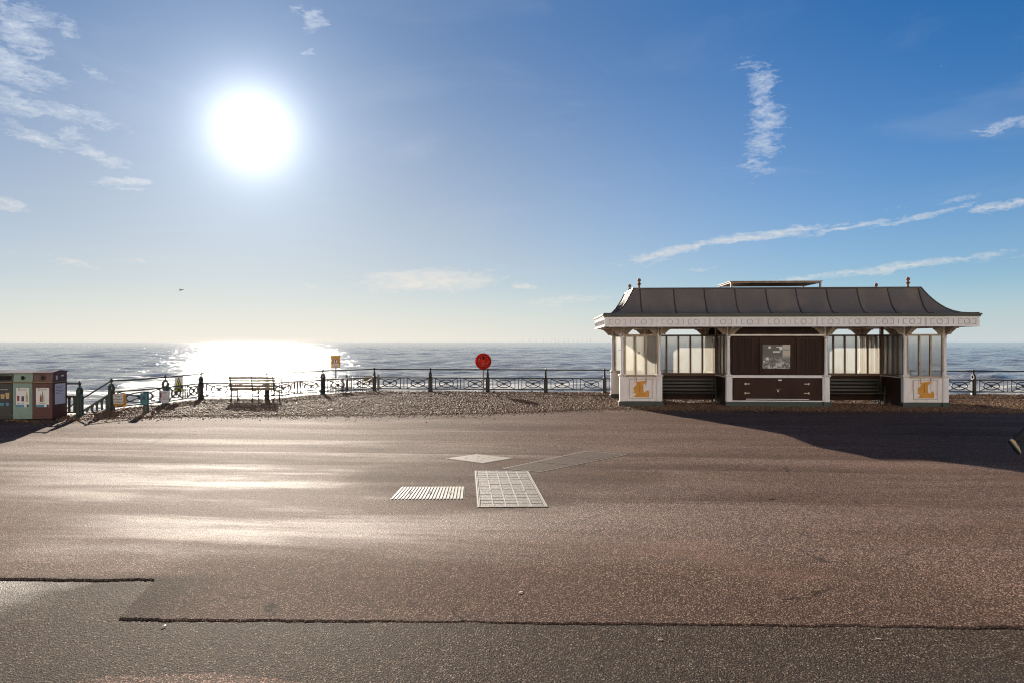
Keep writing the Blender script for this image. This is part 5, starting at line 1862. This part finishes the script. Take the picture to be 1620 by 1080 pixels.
def person():
    p = thing('person', 'person in dark trousers walking out of the picture at the right edge', 'person', (9.93, 12.8, 0.012))
    # joints relative to the point below the hips, walking towards +X; rear foot pushing off
    J = {
        'pelvis': (0, 0, 0.95), 'belly': (0.02, 0, 1.10), 'chest': (0.05, 0, 1.33), 'neck': (0.07, 0, 1.50), 'chin': (0.10, 0, 1.58), 'skull': (0.10, 0, 1.69),
        'hipR': (-0.01, -0.09, 0.90), 'kneeR': (-0.24, -0.09, 0.53), 'ankR': (-0.60, -0.09, 0.245), 'toeR': (-0.50, -0.10, 0.075),
        'hipL': (0.01, 0.09, 0.90), 'kneeL': (0.25, 0.09, 0.52), 'ankL': (0.38, 0.09, 0.11), 'toeL': (0.55, 0.10, 0.07),
        'shR': (0.05, -0.19, 1.42), 'elR': (0.10, -0.24, 1.15), 'wrR': (0.30, -0.22, 1.02),
        'shL': (0.05, 0.19, 1.42), 'elL': (0.02, 0.25, 1.15), 'wrL': (0.10, 0.24, 0.92),
    }
    ks = list(J)
    ix = {k: i for i, k in enumerate(ks)}
    E = [('pelvis', 'belly'), ('belly', 'chest'), ('chest', 'neck'), ('neck', 'chin'), ('chin', 'skull'),
         ('pelvis', 'hipR'), ('hipR', 'kneeR'), ('kneeR', 'ankR'), ('ankR', 'toeR'), ('pelvis', 'hipL'), ('hipL', 'kneeL'), ('kneeL', 'ankL'), ('ankL', 'toeL'),
         ('chest', 'shR'), ('shR', 'elR'), ('elR', 'wrR'), ('chest', 'shL'), ('shL', 'elL'), ('elL', 'wrL')]
    rad = {'pelvis': (0.13, 0.10), 'belly': (0.125, 0.095), 'chest': (0.14, 0.11), 'neck': 0.055, 'chin': (0.068, 0.075), 'skull': (0.078, 0.092),
           'hipR': 0.085, 'kneeR': 0.058, 'ankR': 0.038, 'toeR': 0.032, 'hipL': 0.085, 'kneeL': 0.058, 'ankL': 0.038, 'toeL': 0.032,
           'shR': 0.058, 'elR': 0.042, 'wrR': 0.028, 'shL': 0.058, 'elL': 0.042, 'wrL': 0.028}
    skin_body('body', 'skin', [J[k] for k in ks], [(ix[a], ix[b]) for a, b in E], [rad[k] for k in ks], p)
    # nose and ears, eyes
    MB().lathe([(0.018, 0.0), (0.012, 0.02), (0.003, 0.034)], 8, Matrix.Translation((0.185, 0, 1.645)) @ Matrix.Rotation(R(90), 4, 'Y')).build('nose', 'skin', p, smooth=True)
    for s in (-1, 1):
        MB().lathe([(0.004, 0), (0.028, 0.004), (0.03, 0.012), (0.01, 0.018)], 10, Matrix.Translation((0.10, s * 0.076, 1.655)) @ Matrix.Rotation(R(-90 * s), 4, 'X')).build('ear', 'skin', p, smooth=True)
        MB().lathe([(0.003, -0.011), (0.011, 0.0), (0.003, 0.011)], 8, Matrix.Translation((0.178, s * 0.033, 1.675))).build('eye', 'print_dark', p, smooth=True)
    MB().box(0.176, 0.186, -0.022, 0.022, 1.598, 1.606).build('mouth', 'print_red', p)
    hair = MB().lathe([(0.088, 0.0), (0.105, 0.05), (0.102, 0.09), (0.075, 0.125), (0.03, 0.142), (0.004, 0.145)], 16, Matrix.Translation((0.085, 0, 1.665)) @ Matrix.Rotation(R(-14), 4, 'Y') @ Matrix.Diagonal((1.05, 0.92, 1, 1)))
    hair.build('hair', 'hair_brown', p, smooth=True)
    # trousers and jacket follow the same joints
    tk = ['pelvis', 'hipR', 'kneeR', 'ankR', 'hipL', 'kneeL', 'ankL', 'belly']
    ti = {k: i for i, k in enumerate(tk)}
    TE = [('pelvis', 'hipR'), ('hipR', 'kneeR'), ('kneeR', 'ankR'), ('pelvis', 'hipL'), ('hipL', 'kneeL'), ('kneeL', 'ankL'), ('pelvis', 'belly')]
    tr_ = {'pelvis': (0.15, 0.12), 'belly': (0.135, 0.105), 'hipR': 0.105, 'kneeR': 0.082, 'ankR': 0.072, 'hipL': 0.105, 'kneeL': 0.082, 'ankL': 0.07}
    skin_body('trousers', 'trousers_dark', [J[k] for k in tk], [(ti[a], ti[b]) for a, b in TE], [tr_[k] for k in tk], p)
    jk = ['belly', 'pelvis', 'chest', 'neck', 'shR', 'elR', 'wrR', 'shL', 'elL', 'wrL']
    ji = {k: i for i, k in enumerate(jk)}
    JE = [('belly', 'pelvis'), ('belly', 'chest'), ('chest', 'neck'), ('chest', 'shR'), ('shR', 'elR'), ('elR', 'wrR'), ('chest', 'shL'), ('shL', 'elL'), ('elL', 'wrL')]
    jr = {'belly': (0.16, 0.125), 'pelvis': (0.165, 0.135), 'chest': (0.165, 0.135), 'neck': 0.068, 'shR': 0.078, 'elR': 0.062, 'wrR': 0.045, 'shL': 0.078, 'elL': 0.062, 'wrL': 0.045}
    skin_body('jacket', 'jacket_navy', [J[k] for k in jk], [(ji[a], ji[b]) for a, b in JE], [jr[k] for k in jk], p)
    # hands: palm and five curled fingers
    for w_, e_, s in (('wrR', 'elR', -1), ('wrL', 'elL', 1)):
        W_, D_ = Vector(J[w_]), (Vector(J[w_]) - Vector(J[e_])).normalized()
        side = Vector((0, 1, 0))
        fwd = D_.cross(side).normalized()
        vs = [W_, W_ + D_ * 0.085]
        es = [(0, 1)]
        rr = [0.026, (0.034, 0.018)]
        for k, (off, ln) in enumerate(((-0.030, 0.062), (-0.010, 0.075), (0.010, 0.072), (0.028, 0.056))):
            b0 = W_ + D_ * 0.088 + fwd * off
            b1 = b0 + D_ * ln * 0.5 - side * s * 0.012
            b2 = b1 + D_ * ln * 0.4 - side * s * 0.030
            i = len(vs)
            vs += [b0, b1, b2]
            es += [(1, i), (i, i + 1), (i + 1, i + 2)]
            rr += [0.009, 0.0085, 0.0075]
        b0 = W_ + D_ * 0.03 - fwd * 0.03
        b1 = b0 + D_ * 0.035 - fwd * 0.018 - side * s * 0.01
        b2 = b1 + D_ * 0.03 - side * s * 0.012
        i = len(vs)
        vs += [b0, b1, b2]
        es += [(0, i), (i, i + 1), (i + 1, i + 2)]
        rr += [0.012, 0.0095, 0.008]
        skin_body('hand', 'skin', [tuple(v) for v in vs], es, rr, p, sub=1)
    # trainers: upper and pale sole, shaped along the foot
    for (heel, toe, s) in (((-0.695, -0.095, 0.255), (-0.50, -0.10, 0.0), -1), ((0.33, 0.09, 0.0), (0.60, 0.10, 0.0), 1)):
        hv, tv = Vector(heel), Vector(toe)
        d = (tv - hv)
        L = d.length
        d.normalize()
        up = Vector((0, 0, 1)) - d * d.z
        up.normalize()
        sd = up.cross(d)
        M = Matrix((d.to_4d(), sd.to_4d(), up.to_4d(), (0, 0, 0, 1))).transposed()
        M.translation = hv
        M[3][0] = M[3][1] = M[3][2] = 0
        so, upm = MB(), MB()
        ou = [(0.0, 0.018), (0.02, 0.034), (0.10, 0.036), (0.17, 0.044), (0.23, 0.042), (L - 0.01, 0.022), (L, 0.0)]
        pts = [(x * L / 0.28 if x < 0.24 else x, y) for x, y in ou] + [(x * L / 0.28 if x < 0.24 else x, -y) for x, y in reversed(ou[:-1])]
        so.prism(pts, 0.0, 0.028, 'z', M)
        so.build('shoe_sole', 'shoe_black', p)
        n = len(pts)
        vs = []
        for (zz, k) in ((0.0285, 0.97), (0.055, 0.97), (0.08, 0.86)):
            for (x, y) in pts:
                fx = x / L
                vs.append((x * 0.98 + 0.003, y * k, zz * (1 if fx < 0.55 else 1 - 0.55 * (fx - 0.55) / 0.45 * (zz > 0.03))))
        fs = [tuple(range(n - 1, -1, -1))] + [(k * n + i, k * n + (i + 1) % n, (k + 1) * n + (i + 1) % n, (k + 1) * n + i) for k in range(2) for i in range(n)] + [tuple(2 * n + i for i in range(n))]
        upm.add(vs, fs, M)
        upm.build('shoe_upper', 'shoe_sole', p, smooth=True)


person()

# ------------------------------------------------------------------ gull and far wind turbines
g = MB()
g.lathe([(0.01, -0.30), (0.05, -0.22), (0.085, -0.05), (0.08, 0.08), (0.05, 0.18), (0.045, 0.22), (0.035, 0.27), (0.008, 0.31), (0.003, 0.36)], 10, Matrix.Rotation(R(75), 4, 'Y'))
gull = thing('gull', 'small gull gliding in the sky under the sun', 'bird', (-48.0, 99.0, 9.6), R(-10))
g.build('body', 'gull_grey', gull, smooth=True)
for s in (-1, 1):
    w_ = MB()
    vs, fs = [], []
    for (y, x0, x1, z) in ((0.05, -0.10, 0.12, 0.03), (0.30, -0.08, 0.14, 0.12), (0.48, -0.12, 0.08, 0.13), (0.72, -0.22, -0.10, 0.06)):
        vs += [(x0, s * y, z), (x1, s * y, z + 0.012), (x1, s * y, z - 0.012)]
    for k in range(3):
        for j in range(3):
            l = (j + 1) % 3
            fs.append((k * 3 + j, k * 3 + l, k * 3 + 3 + l, k * 3 + 3 + j))
    fs += [(0, 2, 1), (9, 10, 11)]
    w_.add(vs, fs)
    w_.build('wing', 'gull_grey', gull)

tow = MB().lathe([(1.5, 0), (1.0, 58)], 8).mesh('tower', 'turbine_white')
nac = MB().box(-1.4, 1.4, -4, 3, 57.5, 60.5, ch=0.4).mesh('nacelle', 'turbine_white')
blade = MB().prism([(-0.6, 0), (0.6, 0), (1.2, 6), (0.8, 18), (0.2, 34), (-0.2, 34), (-0.6, 15)], -0.3, 0.3, 'y').mesh('blade', 'turbine_white')
rg = random.Random(3)
for k, px in enumerate((826, 838, 848, 860, 873, 878, 884, 893, 899, 907, 914, 921, 928, 934, 1512, 1560)):
    D = 15500 + rg.uniform(-1500, 2500)
    w_ = thing('wind_turbine', 'tiny pale wind turbine standing on the horizon', 'turbine', ((px - 810) / 1080 * D, D, -4), rg.uniform(-0.3, 0.3), 'wind farm on the horizon')
    place('tower', tow, w_)
    place('nacelle', nac, w_)
    a0 = rg.uniform(0, 2)
    for j in range(3):
        b = place('blade', blade, w_, (0, -4.4, 59))
        b.rotation_euler = (0, a0 + j * 2.0944, 0)
